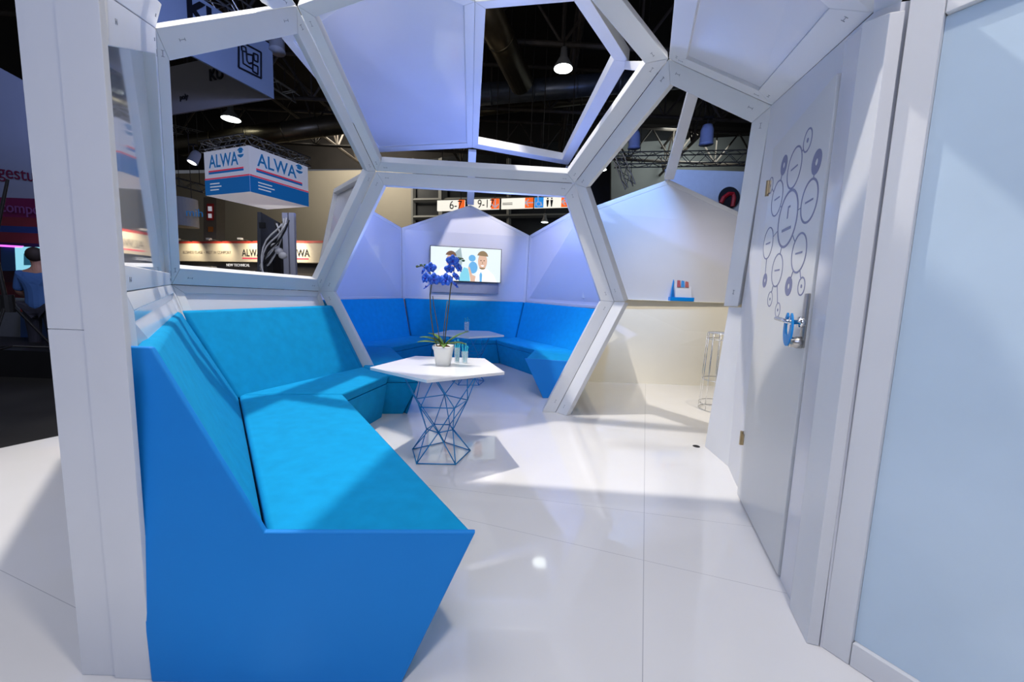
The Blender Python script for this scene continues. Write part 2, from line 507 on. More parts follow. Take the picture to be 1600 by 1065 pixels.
# lock case, lever, cylinder
sh, zh = sz(1250, 507)
bm = NB(); box(bm, wpt(sR + .022, zh + 0.02, .034), (.042, .012, .235), wt)
lock = bm_obj('lock_plate', bm, steel, door, bevel=.003, seg=1)
bm = NB(); lathe(bm, wpt(sR + .022, zh + .012, .036), [(.024, 0), (.024, .02), (.011, .022), (.011, .055)], 20, wn)
tube(bm, [wpt(sR + .022, zh + .012, .085), wpt(sR + .05, zh + .014, .092), wpt(sR + .15, zh + .022, .105)], .0095, 12)
bm_obj('lever_handle', bm, chrome, door, smooth=True)
bm = NB(); lathe(bm, wpt(sR + .024, zh - .075, .036), [(.026, 0), (.026, .022), (.022, .028), (.022, .045)], 20, wn)
bm_obj('lock_cylinder', bm, steel, door, smooth=True)
for x, y in ((1193, 301), (1157, 680)):
    s_, z_ = sz(x, y)
    bm = NB()
    tube(bm, [wpt(sL + .012, z_ - .045, .036), wpt(sL + .012, z_ + .045, .036)], .010, 10)
    box(bm, wpt(sL - .012, z_, .033), (.03, .006, .07), wt)
    plab(bm_obj('hinge', bm, mat('brass', (0.55, 0.43, 0.25), 0.3, metal=1, noise=.03), door), 'small brass hinge')
# blue hanger on the lever
bm = NB()
ho = wpt(sR + .052, zh - .018, .078)
pts = []
for k in range(25):
    a = R(118) + R(304) * k / 24
    pts.append((a))
o_ = [ho + wt * math.cos(a) * .052 + V((0, 0, 1)) * math.sin(a) * .078 for a in pts]
i_ = [ho + wt * math.cos(a) * .027 + V((0, 0, 1)) * (math.sin(a) * .045 + .012) for a in pts]
A = [bm.verts.new(p) for p in o_]; B = [bm.verts.new(p) for p in i_]
A2 = [bm.verts.new(p + wn * .008) for p in o_]; B2 = [bm.verts.new(p + wn * .008) for p in i_]
for k in range(24):
    bm.faces.new((A[k], A[k + 1], B[k + 1], B[k])); bm.faces.new((A2[k], B2[k], B2[k + 1], A2[k + 1]))
    bm.faces.new((A[k], A2[k], A2[k + 1], A[k + 1])); bm.faces.new((B[k], B[k + 1], B2[k + 1], B2[k]))
bm.faces.new((A[0], B[0], B2[0], A2[0])); bm.faces.new((A[-1], A2[-1], B2[-1], B[-1]))
tag(bm_obj('door_hanger', bm, mat('bright_blue_plastic', (0.01, 0.30, 0.75), 0.3, noise=.01)), 'bright blue open ring hanging on the door lever', 'door hanger')

bm = NB(); prism(bm, [wK, wK0, V((.80, 1.05, 2.62)), nK2], (0.02, 0, .04))
tag(bm_obj('soffit_panel', bm, white), 'white soffit triangle where the door wall meets the roof', 'soffit')
# near right wall panel (outside the entrance)
ra, rb = lev(1283, 1010, 0), lev(1365, 1065, 0)
rt_ = (rb - ra).normalized(); rn = V((rt_.y, -rt_.x, 0))
if rn.y > 0: rn = -rn
def rp(s_, z, d=0.0): return V((ra.x, ra.y, 0)) + rt_ * s_ + rn * d + V((0, 0, z))
# exterior panel leans very slightly; kept upright
paneb = mat('pale_blue_acrylic', (0.58, 0.72, 0.84), 0.22, coat=.3, noise=.04, nscale=3)
bm = NB(); prism(bm, [rp(.0, 0, -.04), rp(2.6, 0, -.04), rp(2.6, 2.9, -.04), rp(0, 2.9, -.04)], -rn * .06)
struct(bm_obj('wall_near_right', bm, wallw), 'white outer wall of the stand beside the entrance', 'wall')
fp = thing('framed_wall_panel', rp(.6, 0, 0), 'large pale blue panel in a white board frame at the right edge', 'wall panel')
for q in ([(0, 0), (.082, 0), (.082, 2.9), (0, 2.9)], [(.084, 0), (1.6, 0), (1.6, .088), (.084, .088)], [(.084, 2.105), (1.6, 2.105), (1.6, 2.9), (.084, 2.9)]):
    bm = NB(); prism(bm, [rp(*k, 0) for k in q], -rn * .04); bm_obj('board', bm, white, fp, bevel=.003, seg=1)
bm = NB(); prism(bm, [rp(.083, .089, -.018), rp(1.6, .089, -.018), rp(1.6, 2.104, -.018), rp(.083, 2.104, -.018)], -rn * .02)
plab(bm_obj('pane', bm, paneb, fp), 'pale blue translucent pane')

# ------------------------------------------------------------------ entrance post at the left
post = thing('entrance_post', (-1.22, 1.2, 0), 'wide white entrance post of two boards at the left edge', 'post')
def pp(x, z, y=1.13): return V((x, y, z))
for pts, nm in (([(-1.335, 0), (-1.225, 0), (-1.225, 1.107), (-1.335, 1.107)], 'board'), ([(-1.335, 1.108), (-1.225, 1.108), (-1.225, 2.6), (-1.335, 2.6)], 'board')):
    bm = NB(); prism(bm, [pp(*p) for p in pts], (0, .05, 0)); bm_obj(nm, bm, white, post, bevel=.002, seg=1)
bm = NB(); prism(bm, [pp(-1.222, 0, 1.122), pp(-1.105, 0, 1.122), pp(-1.105, 2.6, 1.122), pp(-1.222, 2.6, 1.122)], (0, .018, 0)); bm_obj('board', bm, white, post, bevel=.002, seg=1)

# ------------------------------------------------------------------ front cell
smoke = mat('grey_acrylic', (0.52, 0.53, 0.56), 0.06, coat=0.5, spec=1.0, noise=.01)
nPT = V((-1.10, 1.19, 2.02))
glz = frame_face('glazed_module', 'leaning frame with grey reflective pane beside the left entrance post', [nS, nM, nB, nT], cen1, w=[.08, .09, .12, .1], skip=(3,))
pn = (nM - nS); pn.z = 0; pn.normalize(); po = V((-pn.y, pn.x, 0)); po = po if po.x < 0 else -po
bm = NB(); q_ = [nS + po * .02, nM + po * .02, nM + po * .02 + V((0, 0, 1.6)), nS + po * .02 + V((0, 0, 1.1))]; prism(bm, q_, po * .012)
bm_obj('pane', bm, smoke, glz)
frame_face('lower_module', 'white glossy lower panel behind the near end of the sofa', [fS, fM, nM, nS], cen1, pane=acr, w=.06, pane_d=.01, fit=False)
frame_face('pentagon_module', 'open pentagon frame looking out to the blue and white hanging cube', [nM, nG, nD, nC, nB], cen1, w=[.13, .11, .09, .15, .06])
frame_face('lower_module', 'white lower panel behind the long backrest under the pentagon opening', [fM, fG + V((-.2, 0, 0)), nG, nM], cen1, pane=acr, w=.06, pane_d=.01, fit=False)
frame_face('hexagon_module', 'upright hexagon frame the lounge table row is seen through', [fG, nG, nD, nE, nH, fH], cen1, skip=(5,))
frame_face('roof_module', 'large open roof frame above the hexagon opening', [nD, nE, nF, nF2, nC2, nC], cen1, w=[.13, .13, .13, .1, .09, .09])
frame_face('roof_module', 'unseen solid white roof panel shading the bench by the entrance', [nC2, nF2, V((.45, 1.75, 3.22)), V((-.95, 1.85, 3.22))], cen1, pane=acr, pane_d=.02, fit=False)  # out of view; put here to cast the shadow band on the bench
frame_face('roof_module', 'roof frame at the top left above the pentagon opening', [nB, nC, nC3, V((-1.3, 1.3, 2.6)), nT], cen1, skip=(0, 2, 3))
frame_face('side_module', 'open side frame looking towards the cream counter', [nE, nF, nI, nJ, nH], cen1, skip=(3,), w=[.13, .13, .11, .1, .13])
frame_face('leg_module', 'leaning legs carrying the side frame left of the door', [nH, nJ, fJ, fH], cen1, skip=(0, 1, 2), w=[.1, .09, .1, .14])
bm = NB(); lp_ = [nJ + V((-.055, .03, -.004)), nJ + V((.03, -.05, -.004)), lev(1149, 738, 0), lev(1101, 697, 0)]
prism(bm, lp_, (.055, .045, 0)); tag(bm_obj('leg_plate', bm, white, bevel=.003, seg=1), 'white board widening towards the floor left of the door', 'frame leg')
roofp = frame_face('roof_module', 'solid white roof panel above the printed door', [nF, nI, wK + V((0, 0, 0)), nK2, nF3], cen1, pane=acr, pane_d=.02)

# ------------------------------------------------------------------ back cell
nL = at(530, 298, 5.7); nLm = V((-2.78, 5.7, 1.24)); nV1 = V((-2.12, 7.55, 2.42)); nV1m = V((-2.12, 7.6, 1.10)); nP = at(735, 320, 7.85); nV2 = V((.27, 7.95, 2.42)); nV2m = V((.25, 8.0, 1.10))
nR = at(914, 318, 6.0); nRm = at(957, 474, 6.0); nRm.z = 1.08
bw = dict(w=.055, t=.05, pane=acr, pane_d=.004, fit=False)
frame_face('back_module', 'white back panel with pointed top carrying the television', [nV1m, nV1, nP, nV2, nV2m], cen2, **bw)
frame_face('back_module', 'white panel left of the television in the back cell', [V((nLm.x, nLm.y, 1.07)), nL, nV1, nV1m], cen2, **bw)
frame_face('back_module', 'bluish white panel right of the television in the back cell', [nV2m, nV2, nR, nRm], cen2, **bw)
frame_face('glazed_module', 'glossy outer panel seen edge-on through the pentagon opening', [nG, nD, nL, nLm], cen2, w=.07, pane=acr, pane_d=.004, fit=False)
frame_face('back_module', 'partition panel between the back cell and the counter', [nH + V((0, .08, 0)), nE + V((0, .08, 0)), nR, nRm], cen2, w=.07, pane=acr, pane_d=.004, fit=False)
frame_face('lower_module', 'leaning lower partition running back from the right foot of the hexagon frame', [nH + V((0, .08, 0)), nRm, V((.70, 5.95, 0)), fH + V((0, .08, 0))], cen2, w=.07, pane=acr, pane_d=.004, fit=False)
ZR = 3.6
r1 = at(738, 236, 6.85); r2 = lev(888, 258, ZR + .02); r3 = lev(983, 97, ZR); r4 = lev(742, 3, ZR); r5 = lev(915, -12, ZR); r0 = lev(590, 238, ZR); r6 = lev(440, 60, ZR); r7 = lev(600, -60, ZR)
r1.z = ZR + .03
cR = V((-.4, 5, 1.5))
frame_face('roof_module', 'blue lit translucent roof panel of the back cell', [r0, r1, r4, r7, r6], cR, pane=acr, w=[.20, .09, .09, .09, .09], pane_d=.02, fit=False)
frame_face('roof_module', 'open roof frame of the back cell showing the hall lamp', [r1, r2, r3, r5, r4], cR, w=[.20, .16, .12, .09, .09], t=.12, fit=False)
def strut(label, a, b, w=.10, d=.07):
    bm = NB()
    e = (V(b) - V(a)).normalized()
    up = V((0, 0, 1)) if abs(e.z) < .85 else V((0, 1, 0))
    x = e
    c = (V(a) + V(b)) / 2
    L = (V(b) - V(a)).length
    s_ = e.cross(up).normalized()
    box(bm, c, (L, w, d), e, s_.cross(e))
    return tag(bm_obj('strut', bm, white, bevel=.004, seg=1), label, 'strut')
strut('white strut rising from the pointed top behind the television', nP + V((0, 0, .02)), r1 + V((0, 0, -.04)), .13, .06)
strut('white strut joining the hexagon corner to the back cell roof', r2 + V((0, .02, -.03)), nR, .09, .06)
strut('white strut running from the roof frame corner back over the back cell', nF + V((.0, .1, .0)), r3 + V((0, 0, -.03)), .09, .07)

# ------------------------------------------------------------------ counter cell behind the side frame
Yc = 6.5
q1 = at(918, 326, Yc); q2 = at(1045, 280, Yc); q3 = at(1195, 350, Yc - .1); q4 = V((q3.x, Yc - .1, 1.24)); q5 = V((q1.x, Yc, 1.24))
frame_face('back_module', 'tall white pointed panel above the cream counter wall', [q5, q1, q2, q3, q4], cen3, w=.07, t=.05, pane=acr, pane_d=.004, fit=False, skip=(4,))
bm = NB(); prism(bm, [V((1.62, 6.5, 1.235)), V((4.6, 6.4, 1.235)), V((4.6, 5.85, 0)), V((.98, 5.85, 0))], (0, .05, 0.01))
struct(bm_obj('wall_counter', bm, cream), 'cream wall leaning outwards below the white pointed panel', 'wall')
bm = NB(); box(bm, (3.15, 6.44, 1.242), (3.0, .14, .012)); 
tag(bm_obj('shelf', bm, cream, bevel=.004, seg=1), 'narrow cream ledge on top of the leaning counter wall', 'shelf')
strut('violet lit strut rising from the pointed panel behind the side frame', q2 + V((0, 0, .02)), at(1090, 118, 5.2), .14, .08)

# ------------------------------------------------------------------ sofa
def section(F0, F1, Sb, T, back):
    return [V(p) for p in (F0, F1, Sb, T)] + [V(T) + V(back), V((Sb[0] + back[0] * 2.2, Sb[1] + back[1] * 2.2, 0))]
ZS, ZB = .45, 1.055
def bench(label, F1a, Sa, Ta, F1b, Sbb, Tb, und=.2, backa=None, backb=None, enda=False, endb=False, F0a=None, F0b=None):
    v3 = lambda p, z: V((p[0], p[1], z))
    F1a, F1b = v3(F1a, ZS), v3(F1b, ZS); Sa, Sbb = v3(Sa, ZS), v3(Sbb, ZS)
    Ta, Tb = v3(Ta, Ta[2] if len(Ta) > 2 else ZB), v3(Tb, Tb[2] if len(Tb) > 2 else ZB)
    F0a = v3(F0a, .0) if F0a else v3(F1a + (Sa - F1a).normalized() * und, 0)
    F0b = v3(F0b, .0) if F0b else v3(F1b + (Sbb - F1b).normalized() * und, 0)
    oa = (Ta - Sa); oa.z = 0; oa = oa.normalized() * .10
    ob = (Tb - Sbb); ob.z = 0; ob = ob.normalized() * .10
    th = thing('sofa_bench', (Sa + Sbb + F1a + F1b) / 4 * 1 - V((0, 0, ZS)), label, 'sofa', 'blue felt bench modules of the lounge')
    dz = V((0, 0, .09))
    def lo(p, q, f):  # a point on the line from seat edge down to the floor edge
        return p + (q - p) * f
    bm = NB()
    loft(bm, [F0a, lo(F1a, F0a, .2), v3(Sa, ZS - .09), v3(Sa - oa * 1.2, 0)], [F0b, lo(F1b, F0b, .2), v3(Sbb, ZS - .09), v3(Sbb - ob * 1.2, 0)])
    bm_obj('base', bm, bluef, th, bevel=.006, seg=2)
    bm = NB()
    loft(bm, [lo(F1a, F0a, .198), F1a, Sa, v3(Sa, ZS - .089)], [lo(F1b, F0b, .198), F1b, Sbb, v3(Sbb, ZS - .089)])
    bm_obj('seat', bm, bluef, th, bevel=.022, seg=3)
    bm = NB()
    A = [Sa + V((0, 0, -.04)), Ta, Ta + oa * .7, v3(Sa + oa * .7, ZS - .04)]
    B = [Sbb + V((0, 0, -.04)), Tb, Tb + ob * .7, v3(Sbb + ob * .7, ZS - .04)]
    loft(bm, A, B)
    bm_obj('backrest', bm, bluef, th, bevel=.022, seg=3)
    def endp(F0, F1, S_, T, o_, d):
        bm = NB()
        zc = V((0, 0, .012))
        prism(bm, [F0 + V((0, 0, .0)), F1 + zc, S_ + zc, T + zc * .3, T + o_ * .8 + zc * .3, v3(S_ + o_ * .8, ZS) if not enda else V((-1.10, 1.135, 0))] + ([] if enda else [v3(S_ - o_ * .9, 0)]), d)
        plab(bm_obj('side_panel', bm, blueb, th, bevel=.006, seg=2), 'smooth bright blue end panel')
    if enda:
        d = (F1a - F1b); d.z = 0
        nn = (Sa - F1a).cross(V((0, 0, 1))).normalized()
        if nn.dot(d) < 0: nn = -nn
        endp(F0a, F1a, Sa, Ta, oa * 1.25, nn * .022)
    if endb:
        d = (F1b - F1a); nn = (Sbb - F1b).cross(V((0, 0, 1))).normalized()
        if nn.dot(d) < 0: nn = -nn
        endp(F0b, F1b, Sbb, Tb, ob * 1.25, nn * .022)
    return th
bench('nearest blue sofa bench with the smooth end panel at the entrance post', (-.10, 1.26), (-.78, 1.22), (-1.08, 1.19), (-1.28, 2.98), (-2.00, 2.86), (-2.35, 2.80), enda=True, F0a=(-.32, 1.15))
bench('blue sofa bench with long backrest under the pentagon opening', (-1.285, 3.0), (-2.00, 2.87), (-2.345, 2.83), (-1.165, 3.72), (-1.56, 4.10), (-1.90, 4.13, 1.075), und=.14)
bench('corner sofa bench passing through the hexagon frame behind the front table', (-1.155, 3.73), (-1.56, 4.11), (-1.90, 4.14, 1.075), (-.86, 3.80), (-1.62, 4.32), (-1.93, 4.30, 1.075), und=.28, endb=False)
bench('left sofa bench of the back cell beside the edge-on panel', (-.88, 3.84), (-1.62, 4.34), (-1.93, 4.32, 1.075), (-1.72, 5.62), (-2.42, 5.66), (-2.68, 5.68, 1.09), und=.2)
bench('back left sofa bench of the back cell', (-1.71, 5.64), (-2.41, 5.70), (-2.66, 5.72, 1.09), (-1.33, 6.80), (-1.86, 7.24), (-2.05, 7.46, 1.12), und=.16)
bench('middle sofa bench of the back cell below the television', (-1.32, 6.81), (-1.85, 7.26), (-2.03, 7.49, 1.12), (-.30, 7.05), (.06, 7.62), (.20, 7.86, 1.12), und=.16)
bench('right sofa bench of the back cell below the bluish panel', (-.29, 7.04), (.07, 7.61), (.21, 7.84, 1.12), (.33, 5.93), (.96, 5.94), (1.26, 5.95, 1.085), und=.16)
bench('short sofa bench ending at the right foot of the hexagon frame', (.34, 5.91), (.97, 5.92), (1.26, 5.93, 1.085), (.17, 4.97), (.82, 4.86), (1.13, 4.82, 1.07), und=.25, endb=True, F0b=(.41, 4.80))

# ------------------------------------------------------------------ wire tables
def wire_table(c, label, r_top, zt, a0=20, rs=(.24, .105, .21, .30), scale=1.0):
    c = V(c)
    t = thing('pentagon_table', c, label, 'table', 'white pentagon tables on blue wire bases')
    bm = NB()
    prism(bm, [c + V((math.cos(R(a0 + 34 + 72 * k)) * r_top, math.sin(R(a0 + 34 + 72 * k)) * r_top, zt - .022)) for k in range(5)], (0, 0, .022))
    bm_obj('tabletop', bm, tabletop, t, bevel=.003, seg=2)
    zs = (.006, zt * .30, zt * .60, zt - .026)
    rg_ = [[c + V((math.cos(R(a0 + 36 * (i % 2) + 72 * k)) * rs[i], math.sin(R(a0 + 36 * (i % 2) + 72 * k)) * rs[i], zs[i])) for k in range(5)] for i in range(4)]
    bm = NB()
    for i in range(4):
        for k in range(5):
            tube(bm, [rg_[i][k], rg_[i][(k + 1) % 5]], .0042, 6)
            if i < 3:
                tube(bm, [rg_[i][k], rg_[i + 1][k]], .0042, 6)
                tube(bm, [rg_[i][k], rg_[i + 1][(k - 1) % 5 if i % 2 == 0 else (k + 1) % 5]], .0042, 6)
            ellipsoid(bm, rg_[i][k], (.006, .006, .006), u=6, v=4)
    plab(bm_obj('wire_base', bm, wire, t, smooth=True), 'triangulated blue wire base')
    return t
TZ = .70
wire_table((-.53, 2.97, 0), 'front white pentagon table on a blue wire base with the orchid', .51, TZ, 20)
wire_table((-.60, 5.52, 0), 'back white pentagon table in front of the television seats', .50, TZ, 26)

# orchid
oc = V((-.52, 3.0, TZ))
orch = thing('potted_orchid', oc, 'blue flowering orchid in a white pot on the front table', 'plant')
potm = mat('white_ceramic', (.80, .80, .76), .25, noise=.01)
bm = NB()
def sq(r, z, n=32, p=5):
    out = []
    for k in range(n):
        a = 2 * math.pi * k / n + .3
        c_, s_ = math.cos(a), math.sin(a)
        q = (abs(c_) ** p + abs(s_) ** p) ** (-1 / p)
        out.append(oc + V((c_ * q * r, s_ * q * r, z)))
    return out
prof = [(.050, .0), (.054, .004), (.070, .12), (.078, .132), (.079, .150), (.073, .150), (.068, .12)]
rings = [[bm.verts.new(p) for p in sq(r, z)] for r, z in prof]
for a, b in zip(rings, rings[1:]):
    for k in range(32): bm.faces.new((a[k], a[(k + 1) % 32], b[(k + 1) % 32], b[k]))
bm.faces.new(rings[0]); bm.faces.new(rings[-1])
bm_obj('pot', bm, potm, orch, smooth=True)
bm = NB(); ellipsoid(bm, oc + V((0, 0, .13)), (.055, .055, .028)); bm_obj('bark', bm, mat('orchid_bark', (.22, .10, .04), .9, noise=.4, nscale=60, bump=.8, bscale=80), orch)
leafm = mat('orchid_leaf', (.16, .30, .045), .35, noise=.25, nscale=8)
def leaf(L, w, az, el, droop):
    bm = NB(); rows = []
    n = 12
    d = V((math.cos(az), math.sin(az), 0)); s_ = V((-math.sin(az), math.cos(az), 0))
    p = oc + V((0, 0, .15)); ang = el
    for i in range(n + 1):
        f = i / n
        ww = w * (math.sin(math.pi * min(1, f * .93 + .07)) ** .7)
        up_ = V((0, 0, 1)) * math.cos(ang) - d * math.sin(ang)
        rows.append([bm.verts.new(p - s_ * ww + up_ * ww * .25), bm.verts.new(p), bm.verts.new(p + s_ * ww + up_ * ww * .25)])
        p = p + (d * math.cos(ang) + V((0, 0, 1)) * math.sin(ang)) * (L / n)
        ang -= droop / n
    for a, b in zip(rows, rows[1:]):
        bm.faces.new((a[0], a[1], b[1], b[0])); bm.faces.new((a[1], a[2], b[2], b[1]))
    o = bm_obj('leaf', bm, leafm, orch, smooth=True)
    sd = o.modifiers.new('s', 'SOLIDIFY'); sd.thickness = .003
for a in ((.20, .028, R(178), R(38), R(45)), (.20, .026, R(195), R(24), R(35)), (.22, .036, R(5), R(42), R(22)), (.19, .030, R(-12), R(25), R(42)), (.16, .026, R(170), R(62), R(60)), (.12, .022, R(165), R(50), R(50)), (.11, .02, R(30), R(30), R(60)), (.10, .02, R(-80), R(30), R(70))):
    leaf(*a)
stemm = mat('orchid_stem', (.10, .09, .03), .6, noise=.2, nscale=40)
oY = oc.y
stp = [[(683, 541), (677, 520), (673, 490), (672, 460), (675, 440), (672, 425), (660, 415), (650, 417)], [(694, 541), (697, 515), (701, 480), (704, 450), (709, 425), (711, 408), (716, 402), (724, 404)],
       [(688, 541), (684, 510), (678, 478), (676, 462)], [(692, 541), (694, 510), (699, 470)]]
for i, s_ in enumerate(stp):
    bm = NB(); tube(bm, [at(x, y, oY + (.02 if i % 2 else -.02)) for x, y in s_], .0042 if i < 2 else .003, 8)
    bm_obj('stem', bm, stemm, orch, smooth=True)
petm = mat('orchid_petal', (.03, .13, .85), .5, noise=.6, nscale=60)
petc = mat('orchid_lip', (.02, .02, .35), .5, noise=.3, nscale=50)
def flower(x, y, sz_, yaw, pit, Y):
    c = at(x, y, Y)
    M = Matrix.Rotation(R(yaw), 3, 'Z') @ Matrix.Rotation(R(pit), 3, 'X')
    bm = NB()
    for k, (an, L, w) in enumerate(((90, 1.0, .66), (8, 1.1, 1.0), (172, 1.1, 1.0), (-55, .95, .62), (-125, .95, .62))):
        A = Matrix.Rotation(R(an), 3, 'Y')
        cx = V((math.cos(R(an)), 0, math.sin(R(an))))
        sx_ = V((-math.sin(R(an)), 0, math.cos(R(an))))
        rows = []
        for i in range(7):
            f = i / 6; ww = w * math.sin(math.pi * (f * .86 + .09)) ** .8 * sz_ * .62
            p = cx * (f * L * sz_) + V((0, -.18 * math.sin(f * 2.4) * sz_, 0))
            rows.append([bm.verts.new(c + M @ (p - sx_ * ww + V((0, .05 * sz_, 0)))), bm.verts.new(c + M @ p), bm.verts.new(c + M @ (p + sx_ * ww + V((0, .05 * sz_, 0))))])
        for a, b in zip(rows, rows[1:]):
            bm.faces.new((a[0], a[1], b[1], b[0])); bm.faces.new((a[1], a[2], b[2], b[1]))
    fo = bm_obj('flower', bm, petm, orch, smooth=True)
    sd = fo.modifiers.new('s', 'SOLIDIFY'); sd.thickness = .0015
    bm = NB(); ellipsoid(bm, c + M @ V((0, -.22 * sz_, -.12 * sz_)), (.16 * sz_, .22 * sz_, .2 * sz_), u=10, v=6)
    bm_obj('lip', bm, petc, fo, smooth=True)
for f in ((673, 418, .036, 10, 0, oY - .02), (662, 423, .030, -60, -20, oY), (666, 434, .040, -40, -10, oY - .04), (678, 436, .044, 20, -5, oY - .03), (667, 448, .032, -70, -50, oY), (697, 437, .046, -15, -5, oY - .03),
          (702, 420, .032, 10, 0, oY), (707, 407, .040, 15, 10, oY - .03), (716, 418, .036, 60, -15, oY + .02), (712, 432, .036, 65, -30, oY), (711, 445, .034, 80, -40, oY)):
    flower(f[0], f[1], f[2] * 1.12, *f[3:])
bm = NB()
for x, y in ((719, 404), (724, 407), (664, 414), (652, 416), (658, 414)):
    ellipsoid(bm, at(x, y, oY), (.012, .009, .009), u=8, v=6)
bm_obj('bud', bm, mat('orchid_bud', (.05, .12, .06), .5, noise=.2), orch, smooth=True)

# glasses
glassm = mat('clear_glass', (.75, .88, .92), .03, alpha=.28)
teal = mat('teal_plastic', (.02, .45, .62), .35, noise=.05)
def tumbler(c, label, h=.10, r=.028, n=3, grp=None):
    c = V(c)
    t = thing('tumbler', c, label, 'glass')
    if grp: t['group'] = grp
    bm = NB(); lathe(bm, c, [(r * .85, 0), (r, h), (r - .002, h), (r * .85 - .002, .006)], 20)
    bm_obj('glass', bm, glassm, t, smooth=True)
    for k in range(n):
        bm = NB(); a = k * 2.3
        tube(bm, [c + V((math.cos(a) * r * .4, math.sin(a) * r * .4, .01)), c + V((math.cos(a + .5) * r * .75, math.sin(a + .5) * r * .75, h + .02 + .014 * k))], .0045, 8)
        ellipsoid(bm, c + V((math.cos(a + .5) * r * .8, math.sin(a + .5) * r * .8, h + .028 + .014 * k)), (.009, .006, .013), u=8, v=6)
        bm_obj('teal_stirrer', bm, teal, t, smooth=True)
p = lev(714, 566, TZ); tumbler(p, 'left glass tumbler with teal stirrers right of the orchid pot', .12, .024, 3)
p = lev(726, 567, TZ); tumbler(p, 'right glass tumbler with teal stirrers on the front table', .095, .027, 3)
p = lev(729, 519, TZ); tumbler(p, 'glass tumbler with teal stirrers on the back table', .15, .036, 3)

# ------------------------------------------------------------------ television on the back wall
tv = thing('television', at(727, 440, 7.75), 'lit flat television showing two men and a blue puzzle on the back panel', 'television')
nb = (nV2m - nV1m); nb.z = 0; nb.normalize(); nbn = V((nb.y, -nb.x, 0))
tvc = nV1m + nbn * .03; TVP = (tvc + nbn * .06, nbn)
tp = lambda x, y, d=0.0: onp((TVP[0] + nbn * d, nbn), x, y)
a, b, c_, d_ = tp(673, 384), tp(783, 390), tp(782, 441), tp(673, 437)
W_ = (b - a).dot(nb); Hh = ((a.z - d_.z) + (b.z - c_.z)) / 2
o0 = V((a.x, a.y, (d_.z + c_.z) / 2 - .0)); 
def tpt(u, v, d=0.0): return o0 + nb * (u * W_) + V((0, 0, v * Hh)) + nbn * d
bm = NB(); prism(bm, [tpt(-.008, -.015), tpt(1.008, -.015), tpt(1.008, 1.015), tpt(-.008, 1.015)], -nbn * .06)
bm_obj('housing', bm, darkb, tv)
def emat(n, c, s): return mat(n, tuple(x * .05 for x in c), .4, emit=c, es=s * 1.35)
scr = emat('screen_white', (.80, .90, .95), .75)
bm = NB(); prism(bm, [tpt(0, 0, .001), tpt(1, 0, .001), tpt(1, 1, .001), tpt(0, 1, .001)], -nbn * .0008)
screen = bm_obj('screen', bm, scr, tv)
def blob(pts, m_, d, nm='screen_image'):
    bm = NB(); prism(bm, [tpt(u, v, d) for u, v in pts], -nbn * .0004)
    o = bm_obj(nm, bm, m_, screen)
def ell(cu, cv, ru, rv, n=22, a0=0, a1=360):
    return [(cu + ru * math.cos(R(a0 + (a1 - a0) * k / n)), cv + rv * math.sin(R(a0 + (a1 - a0) * k / n))) for k in range(n)]
skin_e = emat('screen_skin', (.80, .52, .38), .7); hair_e = emat('screen_hair', (.22, .12, .07), .6); hair2 = emat('screen_hair_fair', (.36, .25, .13), .6)
bl_e = emat('screen_blue', (.16, .48, .85), .7); bl2 = emat('screen_cyan', (.25, .70, .88), .7); wh_e = emat('screen_shirt', (.93, .94, .97), .85); gr_e = emat('screen_grey', (.45, .58, .62), .6)
blob([(.22, .62), (.42, 1), (.45, .62), (.42, .3)], gr_e, .0014)
blob([(.05, 0), (.14, .35), (.24, .45), (.36, .4), (.44, 0)], wh_e, .0016)
blob(ell(.285, .60, .066, .22), skin_e, .0020)
blob(ell(.285, .72, .078, .17, a0=8, a1=172), hair_e, .0026)
blob([(.62, 0), (.66, .3), (.72, .42), (.80, .40), (.90, .22), (.95, 0)], wh_e, .0016)
blob(ell(.735, .62, .066, .25), skin_e, .0020)
blob(ell(.735, .43, .045, .06, a0=180, a1=360), hair2, .0024)
blob(ell(.712, .64, .010, .016), hair_e, .0030)
blob(ell(.758, .64, .010, .016), hair_e, .0030)
blob([(.735, .62), (.728, .55), (.742, .55)], hair2, .0030)
blob(ell(.735, .74, .080, .19, a0=8, a1=172), hair2, .0026)
blob([(.70, .0), (.695, .22), (.715, .30), (.735, .22), (.73, 0)], bl_e, .0020)
blob([(.71, .50), (.76, .50), (.745, .46), (.725, .46)], wh_e, .0030)
blob([(.40, .0), (.42, .22), (.47, .42), (.53, .38), (.55, .2), (.56, 0)], bl2, .0030)
blob(ell(.60, .42, .065, .18), bl_e, .0032)
blob(ell(.585, .70, .05, .10), bl_e, .0032)
blob([(.57, 0), (.56, .12), (.53, .42), (.55, .44), (.59, .2), (.64, .16), (.63, 0)], skin_e, .0040)
bm = NB(); q = [tpt(.0, -.36, -.045), tpt(.98, -.36, -.045), tpt(.98, -.04, -.045), tpt(0, -.04, -.045)]
prism(bm, q, -nbn * .01)
tag(bm_obj('wall_plaque', bm, mat('grey_plaque', (.30, .33, .42), .4, noise=.05, nscale=9)), 'grey lettered plaque directly under the television', 'plaque')

